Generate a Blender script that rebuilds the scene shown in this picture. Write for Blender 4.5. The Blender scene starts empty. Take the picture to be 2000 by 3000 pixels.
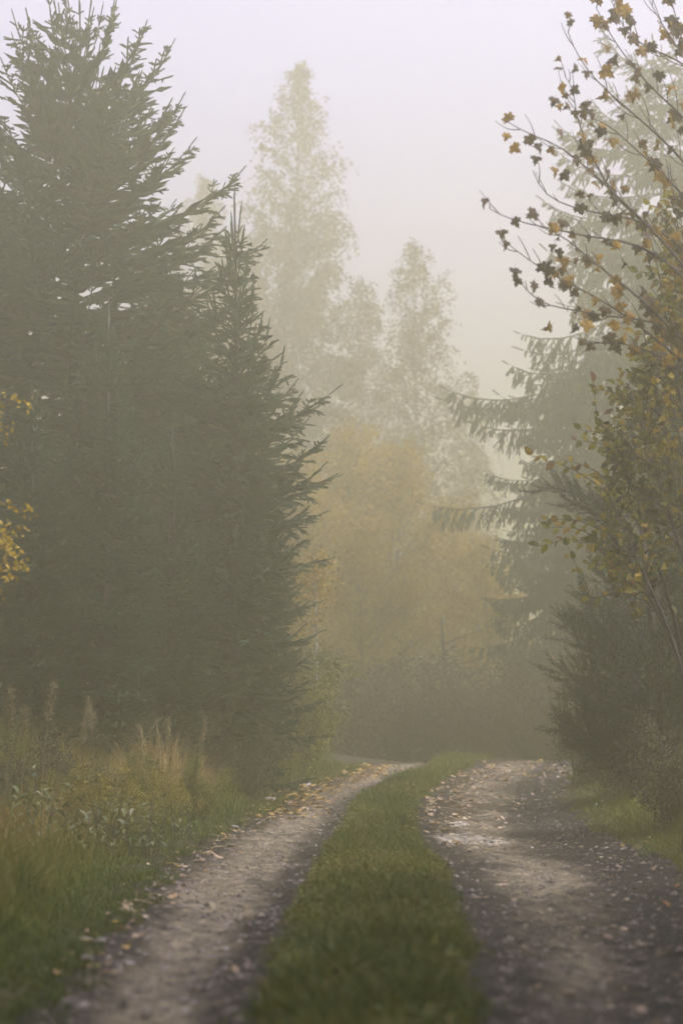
import bpy, math
import numpy as np
from mathutils import Matrix, Vector

R = math.radians
scene = bpy.context.scene
COL = scene.collection

# ------------------------------------------------------------------ camera
FPX = 7083.0                     # focal length in photo pixels (85 mm, 36 mm tall frame, 3000 px)
CAM_H = 1.0
PITCH = math.atan(654.0 / FPX)
cd = bpy.data.cameras.new('camera')
cam = bpy.data.objects.new('camera', cd); COL.objects.link(cam)
cam.location = (0, 0, CAM_H)
cam.rotation_euler = (math.pi / 2 + PITCH, 0, 0)
cd.sensor_fit = 'VERTICAL'; cd.sensor_height = 36.0; cd.sensor_width = 24.0; cd.lens = 85.0
cd.clip_start = 0.1; cd.clip_end = 2000.0
cd.dof.use_dof = True; cd.dof.focus_distance = 25.0; cd.dof.aperture_fstop = 2.0
scene.camera = cam

# ------------------------------------------------------------------ sky, sun, exposure
SUN_EL, SUN_AZ = R(48), R(112)   # azimuth measured from +Y (view direction), negative = left
world = bpy.data.worlds.new('World'); scene.world = world; world.use_nodes = True
nt = world.node_tree; nt.nodes.clear()
sky = nt.nodes.new('ShaderNodeTexSky'); sky.sky_type = 'NISHITA'; sky.sun_disc = False
sky.sun_elevation = SUN_EL; sky.sun_rotation = SUN_AZ; sky.dust_density = 6.0; sky.air_density = 1.0; sky.ozone_density = 1.0
hs = nt.nodes.new('ShaderNodeHueSaturation'); hs.inputs['Saturation'].default_value = 0.12
tint = nt.nodes.new('ShaderNodeMix'); tint.data_type = 'RGBA'; tint.blend_type = 'MULTIPLY'
tint.inputs[0].default_value = 1.0; tint.inputs[7].default_value = (1.0, 0.975, 1.66, 1)
bg = nt.nodes.new('ShaderNodeBackground'); bg.inputs['Strength'].default_value = 0.15
wo = nt.nodes.new('ShaderNodeOutputWorld')
nt.links.new(sky.outputs[0], hs.inputs['Color']); nt.links.new(hs.outputs[0], tint.inputs[6])
nt.links.new(tint.outputs[2], bg.inputs['Color']); nt.links.new(bg.outputs[0], wo.inputs['Surface'])
sd = bpy.data.lights.new('sun', 'SUN'); sd.energy = 0.5; sd.angle = R(40); sd.color = (1.0, 0.95, 0.88)
sun = bpy.data.objects.new('sun', sd); COL.objects.link(sun)
sv = Vector((math.sin(SUN_AZ) * math.cos(SUN_EL), math.cos(SUN_AZ) * math.cos(SUN_EL), math.sin(SUN_EL)))
sun.rotation_euler = sv.to_track_quat('Z', 'Y').to_euler()
sun.location = (0, 0, 60)
vs = scene.view_settings
scene.display_settings.display_device = 'sRGB'
vs.view_transform = 'Standard'; vs.look = 'None'; vs.gamma = 1.0; vs.use_curve_mapping = False
vs.exposure = 1.34
cy = scene.cycles
cy.max_bounces = 6; cy.diffuse_bounces = 3; cy.glossy_bounces = 2; cy.transmission_bounces = 4
cy.volume_bounces = 3; cy.transparent_max_bounces = 8
cy.use_denoising = True

HAZE_DENSITY = 0.0166
HAZE_ANISO = 0.74

# ------------------------------------------------------------------ helpers
rng = np.random.default_rng(7)
def unit(v):
    v = np.asarray(v, float); return v / np.maximum(np.linalg.norm(v, axis=-1, keepdims=True), 1e-9)
def W(px, py, Y):
    """photo pixel + distance along the road -> point in the scene"""
    px = np.asarray(px, float); py = np.asarray(py, float); Y = np.asarray(Y, float)
    a = (px - 1000.0) / FPX; b = (1500.0 - py) / FPX
    dy = math.cos(PITCH) - b * math.sin(PITCH); dz = math.sin(PITCH) + b * math.cos(PITCH)
    return np.stack(np.broadcast_arrays(a * Y / dy, Y + 0 * a, CAM_H + dz * Y / dy), -1)
_lat = np.random.default_rng(3).random((256, 256))
def vnoise(x, y):
    x = np.asarray(x, float); y = np.asarray(y, float)
    xi = np.floor(x).astype(int); yi = np.floor(y).astype(int); fx = x - xi; fy = y - yi
    fx = fx * fx * (3 - 2 * fx); fy = fy * fy * (3 - 2 * fy)
    g = lambda i, j: _lat[i % 256, j % 256]
    return (g(xi, yi) * (1 - fx) + g(xi + 1, yi) * fx) * (1 - fy) + (g(xi, yi + 1) * (1 - fx) + g(xi + 1, yi + 1) * fx) * fy
def fbm(x, y, o=3):
    s = 0; a = 0.5
    for k in range(o):
        s = s + a * vnoise(x * 2 ** k + 17 * k, y * 2 ** k + 31 * k); a *= 0.5
    return s
def sstep(t):
    t = np.clip(t, 0, 1); return t * t * (3 - 2 * t)

class Acc:
    def __init__(s): s.v = []; s.f = []; s.a = []; s.n = 0
    def add(s, V, F, a=0.5):
        V = np.asarray(V, float).reshape(-1, 3); F = np.asarray(F, int).reshape(-1, 3)
        s.v.append(V); s.f.append(F + s.n); s.n += len(V)
        s.a.append(np.broadcast_to(np.asarray(a, float), (len(V),)))
    def mesh(s, name, mat, origin=(0, 0, 0), smooth=False):
        V = np.concatenate(s.v) - np.asarray(origin, float); F = np.concatenate(s.f); A = np.concatenate(s.a)
        me = bpy.data.meshes.new(name)
        me.vertices.add(len(V)); me.vertices.foreach_set('co', V.astype(np.float32).ravel())
        me.loops.add(F.size); me.loops.foreach_set('vertex_index', F.astype(np.int32).ravel())
        me.polygons.add(len(F)); me.polygons.foreach_set('loop_start', np.arange(0, F.size, 3, dtype=np.int32))
        me.polygons.foreach_set('use_smooth', np.full(len(F), smooth, dtype=bool))
        at = me.attributes.new('tone', 'FLOAT', 'POINT'); at.data.foreach_set('value', A.astype(np.float32))
        me.update(calc_edges=True); me.validate()
        if mat: me.materials.append(mat)
        return me

def link(name, data, parent=None, loc=None, **props):
    o = bpy.data.objects.new(name, data); COL.objects.link(o)
    if parent is not None: o.parent = parent
    if loc is not None: o.location = loc
    for k, v in props.items():
        if v is not None: o[k] = v
    return o
def thing(name, label, cat, loc, rz=0.0, sc=1.0, group=None):
    o = link(name, None, None, loc, label=label, category=cat, group=group)
    o.rotation_euler = (0, 0, rz); o.scale = (sc, sc, sc); o.empty_display_size = 0.2
    return o

def tube(acc, P, r, sides=6, a=0.5):
    P = np.asarray(P, float); n = len(P); r = np.broadcast_to(np.asarray(r, float), (n,))
    T = unit(np.gradient(P, axis=0)); ref = np.array([0.3, 0.2, 0.93]) if abs(T[0, 2]) < 0.8 else np.array([1.0, 0.1, 0])
    U = unit(np.cross(T, ref)); Vv = np.cross(T, U)
    th = np.arange(sides) * 2 * math.pi / sides
    ring = P[:, None] + r[:, None, None] * (np.cos(th)[None, :, None] * U[:, None] + np.sin(th)[None, :, None] * Vv[:, None])
    i = np.arange(n - 1)[:, None] * sides; j = np.arange(sides)[None]; k = (j + 1) % sides
    q = np.stack([np.stack([i + j, i + k, i + sides + k], -1), np.stack([i + j, i + sides + k, i + sides + j], -1)], 2).reshape(-1, 3)
    V = ring.reshape(-1, 3)
    V = np.vstack([V, P[-1] + T[-1] * r[-1]]); tip = len(V) - 1; b = (n - 1) * sides
    cap = np.stack([b + np.arange(sides), b + (np.arange(sides) + 1) % sides, np.full(sides, tip)], -1)
    acc.add(V, np.vstack([q, cap]), a)

def frames(D, g):
    ref = np.where(np.abs(D[:, 2:3]) < 0.9, np.array([[0, 0, 1.0]]), np.array([[1.0, 0, 0]]))
    U = unit(np.cross(D, ref)); V = np.cross(D, U)
    th = g.random(len(D))[:, None] * 6.283
    return U * np.cos(th) + V * np.sin(th), -U * np.sin(th) + V * np.cos(th)

def brushes(acc, P, D, L, Wd, g, tone, slim=True, nl=0.022):
    """needle covered shoots. slim: two crossed parallel-sided blades plus loose needles; else three broad crossed blades"""
    P = np.asarray(P, float); n = len(P)
    if n == 0: return
    D = unit(D); L = np.broadcast_to(L, (n,))[:, None]; Wd = np.broadcast_to(Wd, (n,))[:, None]
    U, V = frames(D, g); fs = []
    vs_ = [P, P + D * L]; k = 2 if slim else 3
    for j in range(k):
        th = math.pi * j / k; s = (U * math.cos(th) + V * math.sin(th)) * Wd; a = len(vs_)
        if slim:
            m0 = P + D * L * (0.10 + 0.1 * j); m1 = P + D * L * (0.86 - 0.1 * j)
            vs_ += [m0 + s, m1 + s * 0.9, m0 - s * 0.9, m1 - s]
            fs += [(0, a, a + 1), (0, a + 1, 1), (0, 1, a + 3), (0, a + 3, a + 2)]
        else:
            mid = P + D * L * (0.35 + 0.1 * (j % 2)); vs_ += [mid + s, mid - s]; fs += [(0, a, 1), (0, 1, a + 1)]
    nv = len(vs_)
    if slim:
        for j in range(2):
            t = 0.35 + 0.45 * j; th = 2.4 * j + g.random(n)[:, None] * 6; s = unit(U * np.cos(th) + V * np.sin(th)); c = P + D * L * t; q = np.cross(D, s)
            vs_ += [c + q * 0.004, c - q * 0.004, c + s * nl * 1.1 + D * nl * 0.9]; fs += [(nv, nv + 1, nv + 2)]; nv += 3
    VV = np.stack(vs_, 1).reshape(-1, 3)
    FF = (np.array(fs)[None] + (np.arange(n) * nv)[:, None, None]).reshape(-1, 3)
    acc.add(VV, FF, np.repeat(tone, nv))

def cards(acc, P, D, N, L, Wd, tone):
    """small leaves: four-point pointed blades folded a little along the midrib"""
    n = len(P); D = unit(D); S = unit(np.cross(D, N)); Nn = np.cross(S, D)
    L = np.broadcast_to(L, (n,))[:, None]; Wd = np.broadcast_to(Wd, (n,))[:, None]
    mid = P + D * L * 0.45
    V = np.stack([P, mid + S * Wd + Nn * Wd * 0.35, P + D * L, mid - S * Wd + Nn * Wd * 0.35], 1).reshape(-1, 3)
    F = (np.array([(0, 1, 2), (0, 2, 3)])[None] + (np.arange(n) * 4)[:, None, None]).reshape(-1, 3)
    acc.add(V, F, np.repeat(tone, 4))

# ------------------------------------------------------------------ materials
def new_mat(name):
    m = bpy.data.materials.new(name); m.use_nodes = True; m.node_tree.nodes.clear(); return m, m.node_tree
def ramp(nt, stops, fac):
    r = nt.nodes.new('ShaderNodeValToRGB'); e = r.color_ramp.elements
    while len(e) < len(stops): e.new(0.5)
    for x, (p, c) in zip(e, stops): x.position = p; x.color = (*c, 1)
    nt.links.new(fac, r.inputs[0]); return r.outputs[0]
def leaf_mat(name, stops, source='tone', trans=0.35, rough=0.6, spec=0.25):
    m, nt = new_mat(name)
    if source == 'tone':
        a = nt.nodes.new('ShaderNodeAttribute'); a.attribute_name = 'tone'; f = a.outputs['Fac']
    else:
        a = nt.nodes.new('ShaderNodeObjectInfo'); f = a.outputs['Random']
    c = ramp(nt, stops, f)
    if source != 'tone':
        tc = nt.nodes.new('ShaderNodeTexCoord'); nz = nt.nodes.new('ShaderNodeTexNoise'); nz.inputs['Scale'].default_value = 3.0
        nt.links.new(tc.outputs['Object'], nz.inputs['Vector'])
        v = nt.nodes.new('ShaderNodeMix'); v.data_type = 'RGBA'; v.blend_type = 'MULTIPLY'; v.inputs[0].default_value = 0.7
        g = ramp(nt, [(0.35, (0.45, 0.4, 0.35)), (0.65, (1.25, 1.2, 1.1))], nz.outputs['Fac'])
        nt.links.new(c, v.inputs[6]); nt.links.new(g, v.inputs[7]); c = v.outputs[2]
    p = nt.nodes.new('ShaderNodeBsdfPrincipled'); p.inputs['Roughness'].default_value = rough
    p.inputs['Specular IOR Level'].default_value = spec
    t = nt.nodes.new('ShaderNodeBsdfTranslucent'); mx = nt.nodes.new('ShaderNodeMixShader'); mx.inputs[0].default_value = trans
    o = nt.nodes.new('ShaderNodeOutputMaterial')
    nt.links.new(c, p.inputs['Base Color']); nt.links.new(c, t.inputs['Color'])
    nt.links.new(p.outputs[0], mx.inputs[1]); nt.links.new(t.outputs[0], mx.inputs[2]); nt.links.new(mx.outputs[0], o.inputs['Surface'])
    return m
def noisy_mat(name, c1, c2, scale=8.0, rough=0.9, stretch=(1, 1, 1), bump=0.0, c3=None):
    m, nt = new_mat(name)
    tc = nt.nodes.new('ShaderNodeTexCoord'); mp = nt.nodes.new('ShaderNodeMapping'); mp.inputs['Scale'].default_value = stretch
    nz = nt.nodes.new('ShaderNodeTexNoise'); nz.inputs['Scale'].default_value = scale; nz.inputs['Detail'].default_value = 6
    nt.links.new(tc.outputs['Object'], mp.inputs[0]); nt.links.new(mp.outputs[0], nz.inputs['Vector'])
    st = [(0.35, c1), (0.65, c2)] if c3 is None else [(0.3, c1), (0.5, c2), (0.68, c3)]
    c = ramp(nt, st, nz.outputs['Fac'])
    p = nt.nodes.new('ShaderNodeBsdfPrincipled'); p.inputs['Roughness'].default_value = rough; p.inputs['Specular IOR Level'].default_value = 0.3
    o = nt.nodes.new('ShaderNodeOutputMaterial'); nt.links.new(c, p.inputs['Base Color']); nt.links.new(p.outputs[0], o.inputs['Surface'])
    if bump:
        b = nt.nodes.new('ShaderNodeBump'); b.inputs['Strength'].default_value = bump; b.inputs['Distance'].default_value = 0.02
        nt.links.new(nz.outputs['Fac'], b.inputs['Height']); nt.links.new(b.outputs[0], p.inputs['Normal'])
    return m

M = {}
M['bark'] = noisy_mat('spruce_bark', (0.035, 0.028, 0.022), (0.085, 0.07, 0.055), 14, 0.95, (1, 1, 0.3), 0.5)
M['bark_grey'] = noisy_mat('grey_bark', (0.05, 0.045, 0.038), (0.13, 0.115, 0.095), 16, 0.9, (1, 1, 0.35), 0.4)
M['birch_bark'] = noisy_mat('birch_bark', (0.07, 0.06, 0.05), (0.5, 0.48, 0.45), 5, 0.8, (0.6, 0.6, 2.5), 0.1)
M['twig'] = noisy_mat('brown_twig', (0.05, 0.035, 0.025), (0.1, 0.075, 0.055), 30, 0.8)
M['needle'] = leaf_mat('spruce_needles', [(0.0, (0.022, 0.042, 0.014)), (0.5, (0.042, 0.075, 0.024)), (0.85, (0.075, 0.105, 0.034)), (1.0, (0.14, 0.1, 0.04))], trans=0.15, rough=0.55)
M['needle_dark'] = leaf_mat('pine_needles', [(0.0, (0.018, 0.025, 0.01)), (1.0, (0.045, 0.052, 0.02))], trans=0.15, rough=0.5)
M['birch_leaf'] = leaf_mat('birch_leaves', [(0.0, (0.08, 0.055, 0.022)), (0.5, (0.13, 0.085, 0.03)), (1.0, (0.2, 0.13, 0.04))], trans=0.2)
M['gold_leaf'] = leaf_mat('golden_leaves', [(0.0, (0.1, 0.08, 0.01)), (0.4, (0.28, 0.2, 0.018)), (0.75, (0.46, 0.31, 0.02)), (1.0, (0.4, 0.19, 0.015))])
M['bush_leaf'] = leaf_mat('undergrowth_leaves', [(0.0, (0.045, 0.04, 0.02)), (0.5, (0.08, 0.07, 0.028)), (0.9, (0.15, 0.12, 0.035)), (1.0, (0.2, 0.1, 0.03))])
M['yellowgreen_leaf'] = leaf_mat('yellow_green_leaves', [(0.0, (0.09, 0.1, 0.018)), (0.6, (0.2, 0.19, 0.025)), (1.0, (0.34, 0.27, 0.03))])
M['yellow_leaf'] = leaf_mat('yellow_leaves', [(0.0, (0.45, 0.32, 0.02)), (1.0, (0.62, 0.45, 0.05))], 'obj')
M['yellow_mass'] = leaf_mat('yellow_leaf_mass', [(0.0, (0.4, 0.27, 0.015)), (1.0, (0.62, 0.45, 0.04))])
M['maple_leaf'] = leaf_mat('maple_leaves', [(0.0, (0.07, 0.05, 0.022)), (0.5, (0.13, 0.085, 0.025)), (0.7, (0.3, 0.18, 0.025)), (1.0, (0.46, 0.28, 0.03))], 'obj')
M['hazel_leaf'] = leaf_mat('hazel_leaves', [(0.0, (0.03, 0.032, 0.005)), (0.3, (0.08, 0.08, 0.008)), (0.55, (0.18, 0.155, 0.012)), (0.8, (0.4, 0.27, 0.02)), (1.0, (0.16, 0.075, 0.02))], trans=0.35)
M['hazel_leaf_one'] = leaf_mat('hazel_leaf_single', [(0.0, (0.1, 0.13, 0.012)), (0.45, (0.3, 0.28, 0.018)), (0.8, (0.46, 0.33, 0.025)), (1.0, (0.2, 0.1, 0.03))], 'obj', 0.45)
M['grass'] = leaf_mat('grass_blades', [(0.0, (0.032, 0.055, 0.005)), (0.3, (0.095, 0.135, 0.009)), (0.55, (0.17, 0.165, 0.014)), (0.75, (0.25, 0.17, 0.035)), (1.0, (0.42, 0.3, 0.1))], trans=0.3, rough=0.5)
M['herb_leaf'] = leaf_mat('herb_leaves', [(0.0, (0.07, 0.12, 0.03)), (0.5, (0.14, 0.18, 0.05)), (1.0, (0.26, 0.27, 0.11))], 'obj', 0.25, 0.4, 0.45)
M['goldenrod'] = leaf_mat('goldenrod_plume', [(0.0, (0.22, 0.18, 0.03)), (1.0, (0.36, 0.3, 0.05))])
M['dry'] = leaf_mat('dry_straw', [(0.0, (0.2, 0.155, 0.06)), (1.0, (0.34, 0.28, 0.12))])
M['fallen_pale'] = leaf_mat('fallen_leaf_pale', [(0.0, (0.34, 0.23, 0.11)), (0.6, (0.6, 0.47, 0.28)), (1.0, (0.42, 0.27, 0.1))], 'obj', 0.1, 0.45, 0.4)
M['fallen_yellow'] = leaf_mat('fallen_leaf_yellow', [(0.0, (0.42, 0.3, 0.05)), (0.7, (0.55, 0.38, 0.07)), (1.0, (0.45, 0.3, 0.1))], 'obj', 0.1, 0.45, 0.4)
M['fallen_orange'] = leaf_mat('fallen_leaf_orange', [(0.0, (0.38, 0.14, 0.02)), (1.0, (0.45, 0.22, 0.02))], 'obj', 0.1, 0.45, 0.4)
M['litter'] = leaf_mat('leaf_litter', [(0.0, (0.5, 0.33, 0.04)), (0.4, (0.42, 0.26, 0.06)), (0.6, (0.3, 0.17, 0.07)), (0.75, (0.46, 0.35, 0.16)), (1.0, (0.58, 0.48, 0.26))], trans=0.1, rough=0.45)
M['stone'] = noisy_mat('pale_stone', (0.18, 0.15, 0.11), (0.42, 0.37, 0.29), 20, 0.7)
M['gravel'] = noisy_mat('gravel_bits', (0.03, 0.022, 0.015), (0.34, 0.28, 0.2), 14, 0.8)

# ------------------------------------------------------------------ the lie of the land
_zy = np.array([-80, 0, 18, 24, 30, 36, 40, 43, 48, 56, 70, 100, 300.0]); _zz = np.array([0, 0, 0, .06, .25, .46, .535, .50, .2, -.5, -1.2, -1.6, -1.6])
_yy = np.arange(-80, 300, 0.25); _zs = np.interp(_yy, _zy, _zz); _k = np.hanning(17); _k /= _k.sum()
_zs = np.convolve(np.pad(_zs, 8, mode='edge'), _k, 'valid')
def zroad(Y): return np.interp(Y, _yy, _zs)
def _edge(rows):
    """edge of a wheel track given as (row, column) in the photo -> X as a function of Y"""
    Ys = np.arange(6.5, 39.5, 0.1); rr = 2154 + FPX * (CAM_H - zroad(Ys)) / Ys
    rows = sorted(rows); px = np.interp(rr, [r for r, c in rows], [c for r, c in rows])
    X = (px - 1000) / FPX * Ys
    k = np.hanning(21); k /= k.sum(); X = np.convolve(np.pad(X, 10, mode='edge'), k, 'valid')
    return Ys, X
_E = {
 'xl': _edge([(3000, 100), (2925, 150), (2759, 306), (2638, 408), (2561, 460), (2500, 570), (2446, 650), (2376, 797), (2312, 893), (2280, 980), (2258, 1060)]),
 'sl': _edge([(3000, 714), (2806, 765), (2678, 829), (2551, 900), (2487, 944), (2423, 988), (2360, 1020), (2296, 1110), (2270, 1190), (2258, 1250)]),
 'sr': _edge([(3000, 1416), (2806, 1409), (2678, 1365), (2551, 1322), (2487, 1256), (2423, 1224), (2360, 1235), (2296, 1300), (2270, 1350), (2258, 1390)]),
 'xr': _edge([(3000, 2330), (2800, 2270), (2650, 2130), (2530, 1975), (2472, 1823), (2415, 1740), (2344, 1660), (2280, 1680), (2255, 1690)]),
}
def edge(n, Y):
    Ys, X = _E[n]; Y = np.asarray(Y, float)
    out = np.interp(Y, Ys, X)
    return out + np.where(Y > 39.4, (Y - 39.4) * 0.28 + (np.maximum(Y - 39.4, 0) ** 2) * 0.01, 0)
def base_h(x, y):
    x = np.asarray(x, float); y = np.asarray(y, float)
    xl, xr = edge('xl', y), edge('xr', y)
    z = zroad(y) + 0.022 * np.clip(x, -3, 6) * sstep((y - 20) / 14)
    far = sstep((70 - y) / 30)
    z = z + far * (0.30 * sstep((xl - x - 0.1) / 2.6) + 0.42 * sstep((x - xr - 0.05) / 2.4))
    z = z + 0.10 * (fbm(x * 0.5, y * 0.5) - 0.44) * sstep((np.maximum(xl - x, x - xr) + 0.3) / 1.5)
    return z
def road_h(x, y):
    xl, sl, sr, xr = (edge(n, y) for n in ('xl', 'sl', 'sr', 'xr'))
    z = base_h(x, y)
    def trough(a, b):
        u = (x - a) / np.maximum(b - a, 0.05); return np.where((u > 0) & (u < 1), np.sin(np.pi * np.clip(u, 0, 1)) ** 0.7, 0)
    z = z - 0.045 * trough(xl, sl) - 0.05 * trough(sr, xr) + 0.03 * trough(sl, sr)
    nr = sstep((36 - y) / 10); z = z + 0.03 * (fbm((x - edge('sl', y)) * 8, y * 0.5, 2) - 0.37)
    z = z + 0.06 * (fbm(x * 2.4, y * 0.8, 2) - 0.37) + nr * (0.06 * (fbm(x * 5, y * 4, 2) - 0.37) + 0.055 * (fbm(x * 11, y * 11, 2) - 0.37))
    return z
def hgt(x, y):
    x = np.asarray(x, float); y = np.asarray(y, float)
    on = (x > edge('xl', y) - 0.1) & (x < edge('xr', y) + 0.1) & (y > 5) & (y < 52)
    return np.where(on, road_h(x, y), base_h(x, y))
def pix_ground(px, py):
    """where the sight line through a photo pixel meets the ground"""
    Y = np.arange(7.5, 42, 0.02); P = W(np.full_like(Y, px), np.full_like(Y, py), Y)
    d = P[:, 2] - hgt(P[:, 0], P[:, 1]); i = np.argmax(d < 0)
    if d[i] >= 0: i = np.argmin(d)
    return np.array([P[i, 0], P[i, 1], float(hgt(P[i, 0], P[i, 1]))])

def grid_mesh(X, Y, Z, tone):
    ny, nx = X.shape; V = np.stack([X, Y, Z], -1).reshape(-1, 3)
    i = (np.arange(ny - 1)[:, None] * nx + np.arange(nx - 1)[None]).ravel()
    F = np.concatenate([np.stack([i, i + 1, i + nx + 1], -1), np.stack([i, i + nx + 1, i + nx], -1)])
    a = Acc(); a.add(V, F, tone.ravel()); return a

def ground_material():
    m, nt = new_mat('forest_ground')
    tc = nt.nodes.new('ShaderNodeTexCoord')
    n1 = nt.nodes.new('ShaderNodeTexNoise'); n1.inputs['Scale'].default_value = 1.3; n1.inputs['Detail'].default_value = 8
    n2 = nt.nodes.new('ShaderNodeTexNoise'); n2.inputs['Scale'].default_value = 22; n2.inputs['Detail'].default_value = 8
    for n in (n1, n2): nt.links.new(tc.outputs['Object'], n.inputs['Vector'])
    c1 = ramp(nt, [(0.35, (0.035, 0.04, 0.016)), (0.5, (0.055, 0.05, 0.024)), (0.68, (0.085, 0.065, 0.035))], n1.outputs['Fac'])
    c2 = ramp(nt, [(0.3, (0.4, 0.38, 0.35)), (0.7, (1.5, 1.4, 1.25))], n2.outputs['Fac'])
    mx = nt.nodes.new('ShaderNodeMix'); mx.data_type = 'RGBA'; mx.blend_type = 'MULTIPLY'; mx.inputs[0].default_value = 1
    nt.links.new(c1, mx.inputs[6]); nt.links.new(c2, mx.inputs[7])
    p = nt.nodes.new('ShaderNodeBsdfPrincipled'); p.inputs['Roughness'].default_value = 0.95; p.inputs['Specular IOR Level'].default_value = 0.15
    b = nt.nodes.new('ShaderNodeBump'); b.inputs['Strength'].default_value = 0.7; b.inputs['Distance'].default_value = 0.04
    nt.links.new(n2.outputs['Fac'], b.inputs['Height']); nt.links.new(b.outputs[0], p.inputs['Normal'])
    o = nt.nodes.new('ShaderNodeOutputMaterial'); nt.links.new(mx.outputs[2], p.inputs['Base Color']); nt.links.new(p.outputs[0], o.inputs['Surface'])
    return m
def road_material():
    m, nt = new_mat('track_soil')
    at = nt.nodes.new('ShaderNodeAttribute'); at.attribute_name = 'tone'
    ps = nt.nodes.new('ShaderNodeAttribute'); ps.attribute_name = 'pale_smooth'
    tc = nt.nodes.new('ShaderNodeTexCoord')
    n1 = nt.nodes.new('ShaderNodeTexNoise'); n1.inputs['Scale'].default_value = 11; n1.inputs['Detail'].default_value = 8; n1.inputs['Roughness'].default_value = 0.65
    n2 = nt.nodes.new('ShaderNodeTexNoise'); n2.inputs['Scale'].default_value = 55; n2.inputs['Detail'].default_value = 5
    for n in (n1, n2): nt.links.new(tc.outputs['Object'], n.inputs['Vector'])
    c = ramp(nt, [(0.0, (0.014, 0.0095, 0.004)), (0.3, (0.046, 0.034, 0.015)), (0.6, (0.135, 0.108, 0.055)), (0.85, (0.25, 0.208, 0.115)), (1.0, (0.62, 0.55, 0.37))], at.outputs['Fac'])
    g = ramp(nt, [(0.34, (0.15, 0.14, 0.13)), (0.5, (0.9, 0.9, 0.9)), (0.66, (1.8, 1.76, 1.7))], n1.outputs['Fac'])
    mx = nt.nodes.new('ShaderNodeMix'); mx.data_type = 'RGBA'; mx.blend_type = 'MULTIPLY'; mx.inputs[0].default_value = 0.9
    nt.links.new(c, mx.inputs[6]); nt.links.new(g, mx.inputs[7])
    p = nt.nodes.new('ShaderNodeBsdfPrincipled'); p.inputs['Specular IOR Level'].default_value = 0.2
    rr = nt.nodes.new('ShaderNodeMapRange'); rr.inputs[1].default_value = 0; rr.inputs[2].default_value = 1; rr.inputs[3].default_value = 0.72; rr.inputs[4].default_value = 0.16
    nt.links.new(ps.outputs['Fac'], rr.inputs[0]); nt.links.new(rr.outputs[0], p.inputs['Roughness'])
    b = nt.nodes.new('ShaderNodeBump'); b.inputs['Strength'].default_value = 0.9; b.inputs['Distance'].default_value = 0.03
    ad = nt.nodes.new('ShaderNodeMath'); ad.operation = 'ADD'
    nt.links.new(n1.outputs['Fac'], ad.inputs[0]); nt.links.new(n2.outputs['Fac'], ad.inputs[1])
    nt.links.new(ad.outputs[0], b.inputs['Height']); nt.links.new(b.outputs[0], p.inputs['Normal'])
    o = nt.nodes.new('ShaderNodeOutputMaterial'); nt.links.new(mx.outputs[2], p.inputs['Base Color']); nt.links.new(p.outputs[0], o.inputs['Surface'])
    return m

def build_ground():
    def axis(near0, near1, step, lo, hi):
        a = list(np.arange(near0, near1, step)); s = step; x = near1
        while x < hi: a.append(x); s *= 1.25; x += s
        a.append(hi); b = []; s = step * 1.25; x = near0 - s
        while x > lo: b.append(x); s *= 1.25; x -= s
        b.append(lo); return np.array(b[::-1] + a)
    xs = axis(-8, 9, 0.15, -170, 170); ys = axis(4, 60, 0.2, -70, 270)
    X, Y = np.meshgrid(xs, ys)
    Z = base_h(X, Y)
    u = np.minimum(X - edge('xl', Y) + 0.12, edge('xr', Y) + 0.12 - X)
    Z = Z - 0.16 * sstep(u / 0.3) * ((Y > 5) & (Y < 52))
    g = grid_mesh(X, Y, Z, np.full(X.shape, 0.5))
    link('ground', g.mesh('ground', ground_material(), smooth=True), kind='structure', label='forest floor and grassy banks either side of the track')
    # the track: one sheet with two worn wheel ruts and a raised grass strip between them
    ys = np.concatenate([np.arange(5.2, 30, 0.045), np.arange(30, 51.5, 0.07)]); u = np.linspace(0, 1, 110)
    xl, sl, sr, xr = (edge(n, ys)[:, None] for n in ('xl', 'sl', 'sr', 'xr'))
    Y = np.repeat(ys[:, None], len(u), 1); a = xl - 0.22; b = xr + 0.22
    X = a + (b - a) * u[None]; Z = road_h(X, Y) + 0.004
    Z = Z - 0.10 * sstep(np.maximum(xl - 0.05 - X, X - xr - 0.05) / 0.17)
    j = 0.10 * (fbm(X * 4, Y * 3) - 0.44)
    def inside(p, q, w): return sstep((X + j - p) / w) * sstep((q - X - j) / w)
    t1 = inside(xl + 0.02, sl - 0.02, 0.34); t2 = inside(sr, np.minimum(xr - 0.45, sr + 1.25), 0.55)
    tone = 0.06 + 0.8 * t1 * (0.7 + 0.6 * fbm(X * 2, Y * 1.2)) + 0.78 * t2 * (0.3 + 1.3 * fbm(X * 1.7 + 9, Y * 1.0)) + 0.45 * (fbm(X * 7, Y * 5, 2) - 0.37)
    tone = np.clip(tone, 0.02, 0.85)
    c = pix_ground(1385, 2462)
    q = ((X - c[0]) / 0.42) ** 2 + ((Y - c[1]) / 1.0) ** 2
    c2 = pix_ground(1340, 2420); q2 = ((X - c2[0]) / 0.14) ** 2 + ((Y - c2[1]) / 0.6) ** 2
    pale_smooth = np.clip(np.maximum(sstep(1.4 - q), sstep(1.2 - q2)) * (0.55 + 0.9 * fbm(X * 5, Y * 3)), 0, 1)
    tone = tone * (1 - pale_smooth) + pale_smooth * (0.86 + 0.35 * fbm(X * 8, Y * 8, 2))  # paler tone mixed in over the patch; same mask lowers roughness
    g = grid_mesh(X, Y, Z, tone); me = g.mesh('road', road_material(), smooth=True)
    at = me.attributes.new('pale_smooth', 'FLOAT', 'POINT'); at.data.foreach_set('value', pale_smooth.ravel().astype(np.float32))
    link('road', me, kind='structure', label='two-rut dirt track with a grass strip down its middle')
build_ground()

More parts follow.
